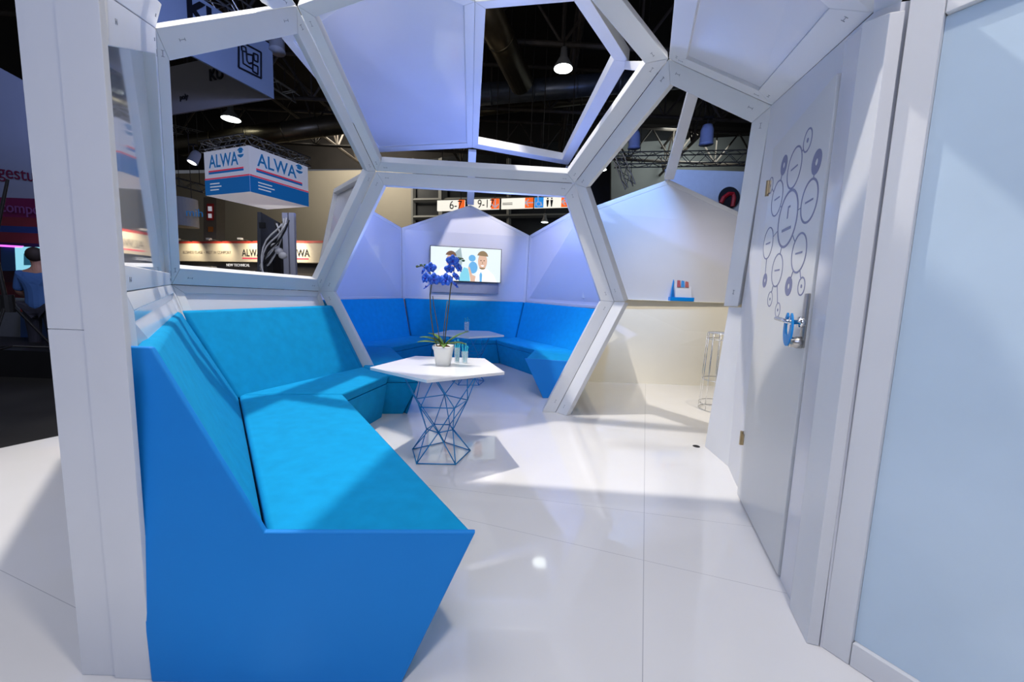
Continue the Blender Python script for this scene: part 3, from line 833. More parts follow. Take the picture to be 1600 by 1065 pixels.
# ------------------------------------------------------------------ leaflet holder, wire stool
lh = V((at(1064, 465, 6.42).x, 6.42, 1.248))
holder = thing('leaflet_holder', lh, 'blue leaflet holder with a printed card on the cream ledge', 'leaflet holder')
lb = mat('holder_blue', (.0, .28, .85), .3, noise=.01)
bm = NB(); box(bm, lh + V((0, 0, .03)), (.38, .12, .06)); bm_obj('tray', bm, lb, holder, bevel=.004, seg=1)
bm = NB(); prism(bm, [lh + V((-.20, -.07, .05)), lh + V((-.10, .04, .05)), lh + V((-.10, .05, .36)), lh + V((-.13, .04, .36))], (.012, 0, 0)); bm_obj('side_wing', bm, lb, holder)
bm = NB(); prism(bm, [lh + V((-.10, -.02, .06)), lh + V((.16, -.02, .06)), lh + V((.16, .05, .36)), lh + V((-.10, .05, .36))], (0, .01, 0))
card = bm_obj('card', bm, mat('card_paper', (.75, .76, .80), .5, noise=.01), holder)
for cx, mm_, w_ in ((-.045, mat('card_red', (.45, .10, .12), .5, noise=.2, nscale=40), .06), (.02, mat('card_blue', (.05, .3, .7), .5, noise=.1, nscale=40), .06), (.085, mat('card_red2', (.5, .14, .12), .5, noise=.2, nscale=40), .06)):
    bm = NB(); c0 = lh + V((cx, .018, .27)); prism(bm, [c0 + V((-w_ / 2, -.012, -.05)), c0 + V((w_ / 2, -.012, -.05)), c0 + V((w_ / 2.6, .010, .06)), c0 + V((-w_ / 2.6, .010, .06))], (0, .003, 0)); bm_obj('card_print', bm, mm_, card)
sc_ = lev(1120, 640, 0)
st = thing('wire_stool', sc_, 'tall chrome wire bar stool partly hidden behind the leaning leg', 'stool')
bm = NB()
hs = .90
for z, r in ((.01, .20), (.08, .20), (.36, .185), (hs - .07, .17), (hs, .17)):
    bm = NB(); tube(bm, [sc_ + V((math.cos(2 * math.pi * k / 24) * r, math.sin(2 * math.pi * k / 24) * r, z)) for k in range(25)], .0045, 6)
    bm_obj('hoop', bm, chrome, st, smooth=True)
for k in range(14):
    a = 2 * math.pi * k / 14
    bm = NB(); tube(bm, [sc_ + V((math.cos(a) * .20, math.sin(a) * .20, .006)), sc_ + V((math.cos(a) * .17, math.sin(a) * .17, hs))], .0035, 6)
    bm_obj('rod', bm, chrome, st, smooth=True)
bm = NB()
for k in range(-4, 5):
    x_ = k * .037; y_ = math.sqrt(max(0, .168 ** 2 - x_ ** 2)); tube(bm, [sc_ + V((x_, -y_, hs)), sc_ + V((x_, y_, hs))], .003, 6)
bm_obj('seat_grid', bm, chrome, st)
fc = lev(1088, 697, 0)
bm = NB(); lathe(bm, fc, [(.030, 0), (.030, .002), (.018, .002), (.018, .0005)], 20)
tag(bm_obj('floor_grommet', bm, darkb), 'small dark cable grommet in the white floor near the leg', 'grommet')

# ================================================================== the hall around
cubew = mat('sign_white_glow', (.80, .82, .88), .5, emit=(.75, .8, 1), es=.25, noise=.01)  # faint emission stands in for spotlights on the hanging cube
cubeb = mat('sign_blue_glow', (.01, .16, .48), .5, emit=(.01, .16, .5), es=.30, noise=.01)  # spotlit look of the blue band put in as emission
cubel = mat('sign_logo_glow', (.03, .22, .50), .5, emit=(.02, .16, .42), es=.3)  # letters glow slightly in place of spotlight, also on the drum
red = mat('sign_red_glow', (.80, .06, .12), .5, emit=(.8, .06, .12), es=.3)  # red print glows a little, standing in for spotlight
rd2 = mat('sign_lettering_glow', (.9, .9, .9), .5, emit=(.8, .85, 1), es=.3)  # white print with added glow; only the wayfinding signs are backlit
cb = V((-9.1, 14.0, 0)); cu = V((-.93, .37, 0)).normalized(); cv = V((.37, .93, 0)).normalized(); CW = 2.35
zb, zt_ = at(391, 303, 14).z + .08, at(389, 225, 14).z - .04
cube = thing('hanging_sign_cube', cb + (cu + cv) * CW / 2 + V((0, 0, zb)), 'square hanging sign with white and blue ALWA faces under a truss', 'sign')
cc = cb + (cu + cv) * CW / 2
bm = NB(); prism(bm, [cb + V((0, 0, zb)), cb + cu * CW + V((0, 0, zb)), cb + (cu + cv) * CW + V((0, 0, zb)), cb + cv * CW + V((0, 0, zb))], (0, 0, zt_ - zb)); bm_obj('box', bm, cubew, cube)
HH = zt_ - zb
for (o_, d_, n_) in ((cb + cu * CW, -cu, -cv), (cb, cv, -cu)):
    if o_ is cb or True:
        n_ = V((0, 0, 0)) + n_
    # outward normal check
    n_ = n_ if n_.dot(o_ + d_ * CW / 2 - cc) > 0 else -n_
    def fpt(u, v, e=.004): return o_ + d_ * (u * CW) + n_ * e + V((0, 0, zb + v * HH))
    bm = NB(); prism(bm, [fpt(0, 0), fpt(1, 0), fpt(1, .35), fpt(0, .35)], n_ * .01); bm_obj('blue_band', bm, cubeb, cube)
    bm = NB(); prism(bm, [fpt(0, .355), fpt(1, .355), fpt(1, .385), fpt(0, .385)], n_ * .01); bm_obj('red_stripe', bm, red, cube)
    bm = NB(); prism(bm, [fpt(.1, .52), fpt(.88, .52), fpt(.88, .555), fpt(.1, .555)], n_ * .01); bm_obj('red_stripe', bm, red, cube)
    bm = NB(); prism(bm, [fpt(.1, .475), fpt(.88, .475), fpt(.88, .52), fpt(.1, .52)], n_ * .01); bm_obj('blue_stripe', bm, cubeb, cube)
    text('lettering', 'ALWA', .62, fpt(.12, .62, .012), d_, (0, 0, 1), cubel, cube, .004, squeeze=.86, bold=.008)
    bm = NB(); c1 = fpt(.83, .87, .006)
    for k in range(3):
        prism(bm, [c1 + d_ * (.17 * math.cos(R(a))) * 1.0 + V((0, 0, .17 * math.sin(R(a)))) for a in ((20, 60, 100, 140, 155), (-10, 12, 60, 90, 150, 165, 185), (200, 230, 270, 310, 340))[k]] if k != 1 else
              [c1 + d_ * (.1 * math.cos(R(a))) + V((0, 0, .03 + .05 * math.sin(R(a)))) for a in range(0, 360, 30)], n_ * .01)
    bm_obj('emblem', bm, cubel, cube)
    for i in range(3):
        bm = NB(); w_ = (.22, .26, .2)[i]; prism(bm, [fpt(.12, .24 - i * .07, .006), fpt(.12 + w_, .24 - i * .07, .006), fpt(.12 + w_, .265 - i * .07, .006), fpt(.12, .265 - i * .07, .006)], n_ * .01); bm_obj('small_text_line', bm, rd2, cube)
def truss(name, label, a, b, s=.3, n=None, m_=alu, parent=None, r=.022):
    a, b = V(a), V(b); L = (b - a).length; n = n or max(2, int(L / s)); e = (b - a).normalized()
    x, y = frame_of(e)
    cor = [x * s / 2 + y * s / 2, -x * s / 2 + y * s / 2, -x * s / 2 - y * s / 2, x * s / 2 - y * s / 2]
    bm = NB()
    for c_ in cor: tube(bm, [a + c_, b + c_], r, 6)
    for i in range(n):
        p0 = a + (b - a) * (i / n); p1 = a + (b - a) * ((i + 1) / n)
        for k in range(4):
            c0, c1 = cor[k], cor[(k + 1) % 4]
            tube(bm, [p0 + (c0 if i % 2 else c1), p1 + (c1 if i % 2 else c0)], r * .6, 4)
    if parent is not None:
        return bm_obj(name, bm, m_, parent)
    return tag(bm_obj(name, bm, m_), label, 'truss')
zz = zt_ + .18
cor4 = [cb, cb + cu * CW, cb + (cu + cv) * CW, cb + cv * CW]
for k in range(4):
    truss('truss', None, cor4[k] + V((0, 0, zz)), cor4[(k + 1) % 4] + V((0, 0, zz)), .30, 9, parent=cube)

# dark blue-lit banner ring, upper left
kuw = mat('banner_blue_lit', (.36, .45, .60), .7, noise=.03, nscale=1)  # blue light on the near face put into the colour
kug = mat('banner_shaded', (.42, .40, .40), .7, noise=.03, nscale=1)  # shaded face of the same banner, without the blue tint
kc = at(426, 155, 11); kz = kc.z; kt = at(426, 72, 11).z
k1 = lev(285, 81, kz); k2 = lev(272, 180, kz)
d1 = (k1 - kc).normalized(); d2 = (k2 - kc).normalized()
ban = thing('hanging_banner', kc + V((0, 0, -.0)), 'large blue-lit hanging banner with KU lettering at the upper left', 'banner')
ktop = kt + .0
def kface(d_, L, m_, nm):
    bm = NB(); s_ = V((0, 0, 1)).cross(d_).normalized() * .05
    prism(bm, [kc, kc + d_ * L, kc + d_ * L + V((0, 0, ktop - kz)), kc + V((0, 0, ktop - kz))], s_)
    return bm_obj(nm, bm, m_, ban)
kface(d1, 7.0, kuw, 'near_face'); kface(d2, 6.0, kug, 'far_face')
KP = (kc, V((0, 0, 1)).cross(d1).normalized()); 
if KP[1].dot(CP - kc) < 0: KP = (kc, -KP[1])
kp = lambda x, y: onp((KP[0] + KP[1] * .08, KP[1]), x, y)
bm = NB()
def stroke(bm, pts, r, cl=True):
    pts = [kp(*q) for q in pts]
    if cl: pts.append(pts[0])
    for a_, b_ in zip(pts, pts[1:]): tube(bm, [a_, b_], r, 5)
stroke(bm, [(373, 63), (408, 82), (408, 122), (373, 105)], .022)
stroke(bm, [(377, 71), (384, 74), (385, 81), (378, 79)], .018)
stroke(bm, [(379, 80), (380, 99), (395, 108)], .018, False)
stroke(bm, [(385, 80), (386, 95), (389, 99), (395, 98), (395, 86), (386, 84)], .018, False)
stroke(bm, [(396, 83), (403, 86), (403, 97), (397, 94)], .018)
stroke(bm, [(395, 100), (403, 104), (403, 116), (395, 111)], .018)
bm_obj('line_emblem', bm, black, ban)
ld = -d1
text('lettering', 'KU', .62, kp(291, 25), (kp(330, 51) - kp(291, 30)), (0, 0, 1), black, ban, .01, bold=.02)
KP2 = (kc, V((0, 0, 1)).cross(d2).normalized())
if KP2[1].dot(CP - kc) < 0: KP2 = (kc, -KP2[1])
kq = lambda x, y: onp((KP2[0] + KP2[1] * .08, KP2[1]), x, y)
text('lettering', 'KU', .40, kq(327, 126), -d2, (0, 0, 1), black, ban, .01, bold=.01)
text('lettering', 'poly', .20, kq(281, 156), -d2, (0, 0, 1), black, ban, .01)
truss('truss', 'aluminium truss edge running along the top of the blue-lit banner', kc + V((.1, .1, ktop - kz + .25)), kc + d1 * 6 + V((.1, .1, ktop - kz + .25)), .35)

# projector lamps on the truss
def headlamp(c, tilt, label, m_=None, s=1.0, lens=True):
    c = V(c); t = thing('stage_lamp', c, label, 'stage lamp')
    d = V(tilt).normalized()
    bm = NB(); lathe(bm, c, [(.10 * s, -.25 * s), (.13 * s, -.15 * s), (.14 * s, .12 * s), (.15 * s, .14 * s)], 16, d); bm_obj('housing', bm, m_ or mat('grey_lamp_body', (.45, .46, .48), .5, noise=.05), t, smooth=True)
    bm = NB(); tube(bm, [c + V((0, 0, .0)), c + V((0, 0, .38 * s))], .02 * s, 6); box(bm, c + V((0, 0, .40 * s)), (.2 * s, .1 * s, .05 * s)); bm_obj('yoke', bm, darkb, t)
    if lens:
        bm = NB(); lathe(bm, c + d * .142 * s, [(.12 * s, 0), (.12 * s, .004)], 16, d); bm_obj('lens', bm, mat('lamp_lens', (.9, .9, .9), .2, emit=(1, 1, 1), es=2.0), t)
headlamp(at(433, 70, 11), (0.1, -.2, -1), 'white stage lamp hanging beside the corner of the banner', lens=False, s=1.3)
headlamp(at(303, 248, 14), (-.2, -.4, -1), 'stage lamp with a bright lens left of the sign cube', s=1.1)
bl_l = mat('blue_lamp_body', (.38, .48, .85), .4, noise=.03)
headlamp(at(991, 222, 15), (0, 0, -1), 'left of two blue-lit moving lamps on the far truss', bl_l, 1.5, False)
headlamp(at(1104, 215, 14.4), (0, 0, -1), 'right of two blue-lit moving lamps on the far truss', bl_l, 1.6, False)
truss('truss', 'long aluminium truss beyond the side frame', at(962, 250, 15.5), at(1200, 246, 15.5), .42)
truss('truss', 'leaning lattice mast below the left blue-lit lamp', at(966, 245, 15.3), at(985, 292, 15.3), .3)

# high-bay lamps
lampm = mat('high_bay_glow', (1, 1, 1), .3, emit=(.92, 1.0, .96), es=6)
def highbay(c, label, r=.27, d=(0, 0, -1)):
    c = V(c); t = thing('high_bay_lamp', c, label, 'ceiling lamp', 'high bay lamps under the hall roof')
    bm = NB(); lathe(bm, c, [(.07, .62), (.10, .60), (.12, .35), (r * 1.05, .04), (r * 1.05, .0), (r * .98, .0)], 20); bm_obj('reflector', bm, mat('lamp_grey', (.25, .25, .25), .5, noise=.05), t, smooth=True)
    bm = NB(); lathe(bm, c + V((0, 0, -.012)), [(r, 0), (r * .99, .012)], 24); bm_obj('lens', bm, lampm, t)
    bm = NB(); tube(bm, [c + V((0, 0, .6)), c + V((0, 0, 14.5 - c.z))], .03, 6); bm_obj('hanger', bm, dark, t)
for (x, y, Y, r, lb) in ((880, 107, 13.5, .29, 'bright round hall lamp in the open roof frame'), (361, 186, 18, .36, 'round hall lamp below the grey banner at upper left'), (940, 265, 26, .30, 'distant hall lamp left of the dark booth block'), (851, 347, 30, .25, 'faint far lamp under the wayfinding signs'), (925, 228, 24, .25, 'small far hall lamp between the parallel roof beams')):
    highbay(at(x, y, Y), lb, r)

# roof steel, ducts
steel_r = mat('roof_steel', (.075, .062, .05), .6, noise=.2, nscale=3)
def girder(label, p, q, r=.09, name='roof_truss'):
    bm = NB(); p, q = V(p), V(q)
    L = (q - p).length; n = max(3, int(L / 2.6)); dn = V((0, 0, -1.9))
    tube(bm, [p, q], r, 6); tube(bm, [p + dn, q + dn], r, 6)
    for i in range(n):
        a_ = p + (q - p) * (i / n); b_ = p + (q - p) * ((i + .5) / n); c_ = p + (q - p) * ((i + 1) / n)
        tube(bm, [a_, b_ + dn], r * .6, 5); tube(bm, [b_ + dn, c_], r * .6, 5); tube(bm, [b_ + dn, b_], r * .5, 5)
    return tag(bm_obj(name, bm, steel_r), label, 'roof truss', 'steel roof trusses of the hall')
for i, Y in enumerate((9.5, 14, 19, 25)):
    girder(('nearest', 'second', 'third', 'farthest')[i] + ' cross truss of the dark hall roof', (-22, Y, 11.8), (22, Y + 1.5, 11.8))
for i, X in enumerate((-13, -5.5, 1.5, 9)):
    girder(('leftmost', 'second from left', 'third from left', 'rightmost')[i] + ' lengthwise truss of the dark hall roof', (X, 7, 12.3), (X + 1.5, 31, 12.3))
duct_b = mat('duct_galvanised', (.16, .18, .22), .35, metal=.7, noise=.15, nscale=3)
duct_c = mat('duct_brass', (.16, .13, .08), .35, metal=.8, noise=.2, nscale=2)  # warm brass base tone
def duct(label, pts, r, m_):
    bm = NB(); tube(bm, pts, r, 20)
    o = bm_obj('air_duct', bm, m_, smooth=True)
    tag(o, label, 'duct')
    for a_, b_ in zip(pts, pts[1:]):
        L = (V(b_) - V(a_)).length
        for k in range(1, max(2, int(L / 1.5))):
            c_ = V(a_) + (V(b_) - V(a_)) * (k / max(2, int(L / 1.5)))
            fb = NB(); lathe(fb, c_, [(r * 1.04, -.04), (r * 1.04, .04)], 20, (V(b_) - V(a_)))
            fo = bm_obj('duct_collar', fb, m_, o, smooth=True)
duct('brass-coloured air duct running down towards the back in the open roof frame', [at(735, -40, 11), at(815, 130, 15)], .42, duct_c)
duct('blue-grey air duct crossing behind the round hall lamp', [at(700, 152, 17), at(1100, 118, 17)], .40, duct_b)
duct('thin brass-coloured air duct crossing below the round hall lamp', [at(600, 190, 20), at(960, 150, 20)], .22, duct_c)
duct('pale air duct above the sign cube at the left', [at(280, 228, 19), at(560, 190, 19)], .42, duct_c)

# wayfinding signs
orange = mat('sign_orange', (.85, .13, .02), .5, emit=(.9, .14, .02), es=.9)
lit = mat('sign_lit_panel', (.9, .88, .80), .5, emit=(1, .95, .82), es=.9)
blit = mat('sign_lit_blue', (.02, .22, .6), .5, emit=(.02, .25, .7), es=.9)
YW = 15.0
def sign(x0, y0, x1, y1, h, label):
    a_, b_ = at(x0, y0, YW), at(x1, y1, YW)
    t = thing('wayfinding_sign', (a_ + b_) / 2, label, 'sign', 'lit wayfinding signs over the aisle')
    e = (b_ - a_); H_ = h / FPX * YW
    F_ = lambda u, v, d=0.0: a_ + e * u + V((0, -d, v * H_))
    bm = NB(); prism(bm, [F_(0, 0), F_(1, 0), F_(1, 1), F_(0, 1)], (0, .12, 0)); bm_obj('lightbox', bm, lit, t)
    for u in (.15, .85):
        bm = NB(); tube(bm, [F_(u, 1) + V((0, .06, 0)), F_(u, 1) * 1 + V((0, .06, 14.6 - F_(u, 1).z))], .015, 5); bm_obj('hanger', bm, dark, t)
    return t, F_, e
def arrow(F_, u, par, ang, us, e):
    bm = NB(); c_ = F_(u, .5, .03)
    ex = V(e).normalized(); ez = V((0, 0, 1))
    dx = ex * math.cos(R(ang)) + ez * math.sin(R(ang)); dy_ = -ex * math.sin(R(ang)) + ez * math.cos(R(ang))
    for p, q in (((-.15, 0), (.15, 0)), ((.15, 0), (.02, .12)), ((.15, 0), (.02, -.12))):
        tube(bm, [c_ + dx * p[0] + dy_ * p[1], c_ + dx * q[0] + dy_ * q[1]], .022, 5)
    bm_obj('arrow', bm, rd2, par)
def patch(F_, u0, u1, par, m_, nm):
    bm = NB(); prism(bm, [F_(u0, 0, .012), F_(u1, 0, .012), F_(u1, 1, .012), F_(u0, 1, .012)], (0, .01, 0)); bm_obj(nm, bm, m_, par)
t, F_, e = sign(683, 329, 726, 328, 15, 'lit sign reading 6-7 with an orange arrow field')
text('lettering', '6-7', .42, F_(.44, .12, .02), e, (0, 0, 1), black, t, .004, squeeze=.85); patch(F_, .78, 1, t, orange, 'arrow_field')
t, F_, e = sign(731, 327.5, 780, 326, 15, 'lit sign reading 9-17 with an arrow pointing down')
text('lettering', '9-17', .42, F_(.30, .14, .02), e, (0, 0, 1), black, t, .004, squeeze=.8); patch(F_, .74, 1, t, orange, 'arrow_field'); arrow(F_, .87, t, -90, 1, e)
t, F_, e = sign(783, 326, 833, 324.5, 15, 'lit sign with small text and a left arrow')
for k in range(2):
    bm = NB(); prism(bm, [F_(.04, .5 - k * .14, .012), F_(.35, .5 - k * .14, .012), F_(.35, .56 - k * .14, .012), F_(.04, .56 - k * .14, .012)], (0, .006, 0)); bm_obj('small_text_line', bm, black, t)
patch(F_, .74, 1, t, orange, 'arrow_field'); arrow(F_, .87, t, 180, 1, e)
t, F_, e = sign(835, 324.5, 898, 323, 15, 'lit sign with wheelchair and toilet pictograms and a left arrow')
patch(F_, 0, .22, t, blit, 'pictogram_field'); patch(F_, .66, .90, t, orange, 'arrow_field'); arrow(F_, .77, t, 180, 1, e)
bm = NB(); c_ = F_(.10, .35, .03); tube(bm, [c_ + V((.09 * math.cos(R(a)), 0, .08 * math.sin(R(a)))) for a in range(100, 420, 20)], .016, 5)
tube(bm, [c_ + V((-.03, 0, .22)), c_ + V((-.02, 0, .07)), c_ + V((.08, 0, .06)), c_ + V((.12, 0, -.06))], .018, 5); ellipsoid(bm, c_ + V((-.03, 0, .26)), (.03, .01, .03), u=8, v=6)
bm_obj('wheelchair_symbol', bm, rd2, t)
for u in (.32, .42):
    bm = NB(); c_ = F_(u, .5, .03); ellipsoid(bm, c_ + V((0, 0, .13)), (.03, .01, .03), u=8, v=6); prism(bm, [c_ + V((-.05, 0, .08)), c_ + V((.05, 0, .08)), c_ + V((.02, 0, -.16)), c_ + V((-.02, 0, -.16))], (0, .01, 0)); bm_obj('person_symbol', bm, black, t)

# glazed gallery wall behind the signs
gal = mat('gallery_dark', (.02, .022, .025), .4, noise=.2, nscale=1)
galf = mat('gallery_frame', (.20, .20, .19), .6, noise=.05)
g = thing('gallery_front', at(760, 380, 31), 'dark glazed gallery front on the hall wall behind the signs', 'gallery')
bm = NB(); prism(bm, [at(646, 486, 31.6), at(1060, 496, 31.6), at(1060, 195, 31.6), at(646, 252, 31.6)], (0, .2, 0)); bm_obj('glazing', bm, gal, g)
bm = NB()
for x in (646, 692, 795, 900, 1000): tube(bm, [at(x, 400, 31.4), at(x, 248 if x < 800 else 225, 31.4)], .35 if x in (692,) else .18, 4)
for y in (313, 340): tube(bm, [at(646, y, 31.3), at(900, y - 4, 31.3)], .16, 4)
bm_obj('mullion', bm, galf, g)
g2 = mat('booth_grey_green', (.20, .215, .21), .7, noise=.05, nscale=1)
bm = NB(); prism(bm, [at(955, 400, 30.5), at(1300, 400, 30.5), at(1300, 205, 30.5), at(955, 224, 30.5)], (0, .3, 0))
tag(bm_obj('hall_partition', bm, g2), 'grey-green hall wall beyond the long truss', 'partition')
bm = NB(); prism(bm, [at(905, 504, 22), at(953, 504, 22), at(953, 268, 22), at(905, 268, 22)], (0, 1, 0))
tag(bm_obj('dark_booth_block', bm, darkb), 'black booth block under the distant hall lamp', 'booth')
bb = mat('banner_pale_blue', (.55, .62, .70), .6, noise=.03)
bn = thing('round_logo_banner', at(1110, 330, 12), 'pale blue banner with a dark round logo and red arc', 'banner')
bm = NB(); prism(bm, [at(1040, 350, 12), at(1230, 350, 12), at(1230, 270, 12), at(1040, 264, 12)], (0, .06, 0)); bm_obj('cloth', bm, bb, bn)
lc = at(1139, 309, 11.96); lr = 16 / FPX * 12
bm = NB(); ring(bm, lc, (1, 0, 0), (0, 0, 1), lr, 0, .01, (0, -1, 0)); bm_obj('round_logo', bm, black, bn)
bm = NB(); tube(bm, [lc + V((x * lr, -.02, z * lr)) for x, z in ((-.75, -.5), (-.55, 0), (-.1, .35), (.3, .35), (.42, 0), (.35, -.8))], lr * .20, 6); bm_obj('red_arc', bm, mat('logo_red', (.42, .01, .02), .5, noise=.02), bn)

# fascia of the stand behind the pentagon opening
fas = mat('fascia_cream', (.75, .66, .50), .6, noise=.02)
YF = 17.0
ft = thing('exhibition_stand', at(390, 440, YF), 'long cream stand fascia with red top edge seen through the pentagon opening', 'exhibition stand')
fa = at(255, 369, YF + 1.2); fb_ = at(540, 391, YF - 1.5)
fe = (fb_ - fa); fe.z = 0
ztF = (fa.z + fb_.z) / 2
fh = .78
def fq(u, z, d=0.0):
    return V((fa.x, fa.y, ztF + z)) + fe * u + V((0, -d, 0))
bm = NB(); prism(bm, [fq(0, -fh), fq(1, -fh), fq(1, 0), fq(0, 0)], (0, .2, 0)); bm_obj('fascia', bm, fas, ft)
bm = NB(); prism(bm, [fq(0, -.02, .02), fq(1, -.02, .02), fq(1, .07, .02), fq(0, .07, .02)], (0, .25, 0)); bm_obj('red_edge', bm, mat('fascia_red', (.6, .06, .04), .5, noise=.02), ft)
bm = NB(); prism(bm, [fq(0, -fh - 2.3, -.4), fq(1, -fh - 2.3, -.4), fq(1, -fh, -.4), fq(0, -fh, -.4)], (0, .1, 0)); bm_obj('dark_wall', bm, mat('stand_taupe', (.10, .09, .08), .7, noise=.05), ft)
wh = mat('stand_white_box', (.65, .62, .56), .6, noise=.02)
for u0, u1, z0, z1 in ((.12, .30, -1.75, -1.0), (.37, .44, -1.75, -1.15), (.455, .52, -1.75, -1.15)):
    bm = NB(); prism(bm, [fq(u0, z0, .1), fq(u1, z0, .1), fq(u1, z1, .1), fq(u0, z1, .1)], (0, .3, 0)); bm_obj('display_box', bm, wh, ft)
for u in (.47, .72):
    text('lettering', 'ALWA', .42, fq(u, -.55, .02), fe, (0, 0, 1), black, ft, .004, squeeze=.85)
    bm = NB(); prism(bm, [fq(u, -.66, .012), fq(u + .10, -.66, .012), fq(u + .10, -.61, .012), fq(u, -.61, .012)], (0, .01, 0)); bm_obj('underline', bm, red, ft)
text('lettering', 'NEW TECHNICAL', .16, fq(.38, -.98, .42 - .4 + .02), fe, (0, 0, 1), rd2, ft, .004)
text('lettering', 'BUSINESS CLASS  -  MEET IN COMFORT', .16, fq(.12, -.45, .02), fe, (0, 0, 1), mat('fascia_grey', (.35, .30, .24), .5, noise=.02), ft, .004)
for i, u in enumerate((.18, .36, .53, .76)):
    c_ = fq(u, .06, .75)
    t = thing('fascia_spotlight', c_, 'small spotlight ' + ('over the left end', 'left of centre', 'right of centre', 'at the right end')[i] + ' of the cream fascia', 'spotlight', 'spotlights on the cream fascia')
    bm = NB(); box(bm, c_, (.16, .12, .07)); bm_obj('head', bm, wh, t)
    bm = NB(); tube(bm, [c_, fq(u, .06, .0)], .015, 5); bm_obj('arm', bm, darkb, t)
    light('fascia_light', 'SPOT', c_ + V((0, 0, -.06)), fq(u, -.5), 55, (1, .88, .65), .03, 110, .8)

# hall details between
ex = thing('fire_sign', at(328, 345, 20.15), 'small red fire point sign with white symbols on the hall wall', 'sign')
bm = NB(); prism(bm, [at(323, 344, 20.15), at(333, 344, 20.15), at(333, 318, 20.15), at(323, 318, 20.15)], (0, .05, 0)); bm_obj('plate', bm, mat('fire_red', (.45, .02, .02), .5, noise=.02), ex)
bm = NB(); box(bm, at(328, 326, 20.12), (.18, .02, .22)); box(bm, at(328, 337, 20.12), (.16, .02, .2)); bm_obj('symbol', bm, rd2, ex)
bm = NB(); prism(bm, [at(325, 362, 20.15), at(332, 362, 20.15), at(332, 354, 20.15), at(325, 354, 20.15)], (0, .05, 0))
tag(bm_obj('small_orange_plate', bm, mat('orange_plate', (.5, .16, .03), .6, noise=.02)), 'small orange plate below the fire sign', 'sign')
bm = NB(); prism(bm, [at(318, 420, 20.2), at(338, 420, 20.2), at(338, 308, 20.2), at(318, 308, 20.2)], (0, .6, 0))
tag(bm_obj('hall_column', bm, mat('column_brown', (.17, .14, .11), .7, noise=.05)), 'brown hall column carrying the fire sign', 'column')
cyc = at(285, 330, 15)
cy = thing('round_hanging_sign', cyc, 'pale round hanging drum sign at the left of the pentagon opening', 'sign')
bm = NB(); lathe(bm, at(285, 354, 15), [(.50, 0), (.50, 1.0)], 32); bm_obj('drum', bm, mat('drum_white', (.40, .40, .36), .6, noise=.02), cy, smooth=False)
text('lettering', 'mih', .38, at(290, 337, 14.47), (1, .2, 0), (0, 0, 1), cubel, cy, .004)
truss('truss', 'short truss arm beside the round drum sign', at(270, 282, 17), at(322, 296, 17), .3)
truss('truss', 'distant horizontal truss left of the sign cube', at(262, 200, 21), at(360, 222, 21), .35)
truss('truss', 'small truss end right of the corner banner', at(424, 128, 16), at(462, 152, 16), .3)

# monitor back with cables, outside the booth
Ym = 6.2
mo = thing('monitor_stand', V((at(425, 430, Ym).x, Ym, -.06)), 'back of a tall dark monitor on white uprights with hanging cables', 'monitor')
mg = mat('monitor_dark', (.05, .055, .07), .5, noise=.1, nscale=6)
bm = NB(); prism(bm, [at(402, 437, 5.8), at(402, 331, 5.8), at(440, 352, 6.6), at(444, 440, 6.6)], (.05, .0, 0)); bm_obj('panel', bm, mg, mo)
bm = NB(); box(bm, at(410, 352, 5.74), (.08, .03, .08)); box(bm, at(428, 400, 5.9), (.08, .2, .5)); bm_obj('mount', bm, darkb, mo)
for x in (444.5, 455):
    a_ = at(x, 332, 6.4); bm = NB(); prism(bm, [V((a_.x - .04, 6.4, -.06)), V((a_.x + .04, 6.4, -.06)), V((a_.x + .04, 6.4, a_.z)), V((a_.x - .04, 6.4, a_.z))], (0, .06, 0)); bm_obj('upright', bm, mat('upright_grey', (.45, .47, .58), .5, noise=.02), mo)
cw = mat('cable_white', (.6, .6, .62), .5, noise=.02)
for k in range(9):
    x0 = 430 + random.uniform(-3, 6); pts = []
    for j in range(9):
        f = j / 8; pts.append(at(x0 + 22 * math.sin(f * 3.0 + k * .35) * (.5 + k * .06) - 6 * f, 345 + f * (60 + 4 * k) + 5 * math.sin(f * 7 + k), 5.72 - .02 * k))
    bm = NB(); tube(bm, pts, .011, 6); bm_obj('cable', bm, cw if k % 3 else darkb, mo, smooth=True)
bm = NB()
for k in range(3): ellipsoid(bm, at(430 + 6 * k, 385 + 7 * k, 5.68), (.06, .05, .05), u=10, v=6)
bm_obj('cable_bundle', bm, cw, mo, smooth=True)

# left edge: other stand
bg = mat('banner_slate', (.45, .50, .62), .8, noise=.05, nscale=1)
YL = 8.0
lb_ = thing('wall_banner', at(20, 300, YL), 'slate blue banner with dark red lettering at the far left', 'banner')
bm = NB(); prism(bm, [at(-160, 330, YL), at(90, 330, YL), at(90, 155, YL), at(-160, 20, YL)], (0, .06, 0)); bm_obj('cloth', bm, bg, lb_)
text('lettering', 'gestuhl', .34, at(-3, 276, YL - .02), at(60, 284, YL) - at(0, 276, YL), (0, 0, 1), mat('dark_red_print', (.22, .01, .06), .5, noise=.02), lb_, .004)
st2 = thing('striped_stand_wall', at(20, 380, YL - .1), 'maroon and navy striped stand wall with pale lettering at the far left', 'stand wall')
mr = [((.22, .01, .09), 308, 338), ((.25, .025, .04), 338, 352), ((.02, .05, .22), 352, 362), ((.25, .025, .04), 362, 378), ((.04, .01, .08), 378, 388), ((.06, .01, .03), 388, 440), ((.10, .01, .015), 440, 470)]
for i, (c3, y0, y1) in enumerate(mr):
    bm = NB(); prism(bm, [at(-160, y1 - 6, YL - .1), at(100, y1 + 4, YL - .1), at(100, y0 + 4, YL - .1), at(-160, y0 - 6, YL - .1)], (0, .04, 0)); bm_obj('stripe', bm, mat('stripe_%d' % i, c3, .6, noise=.05), st2)
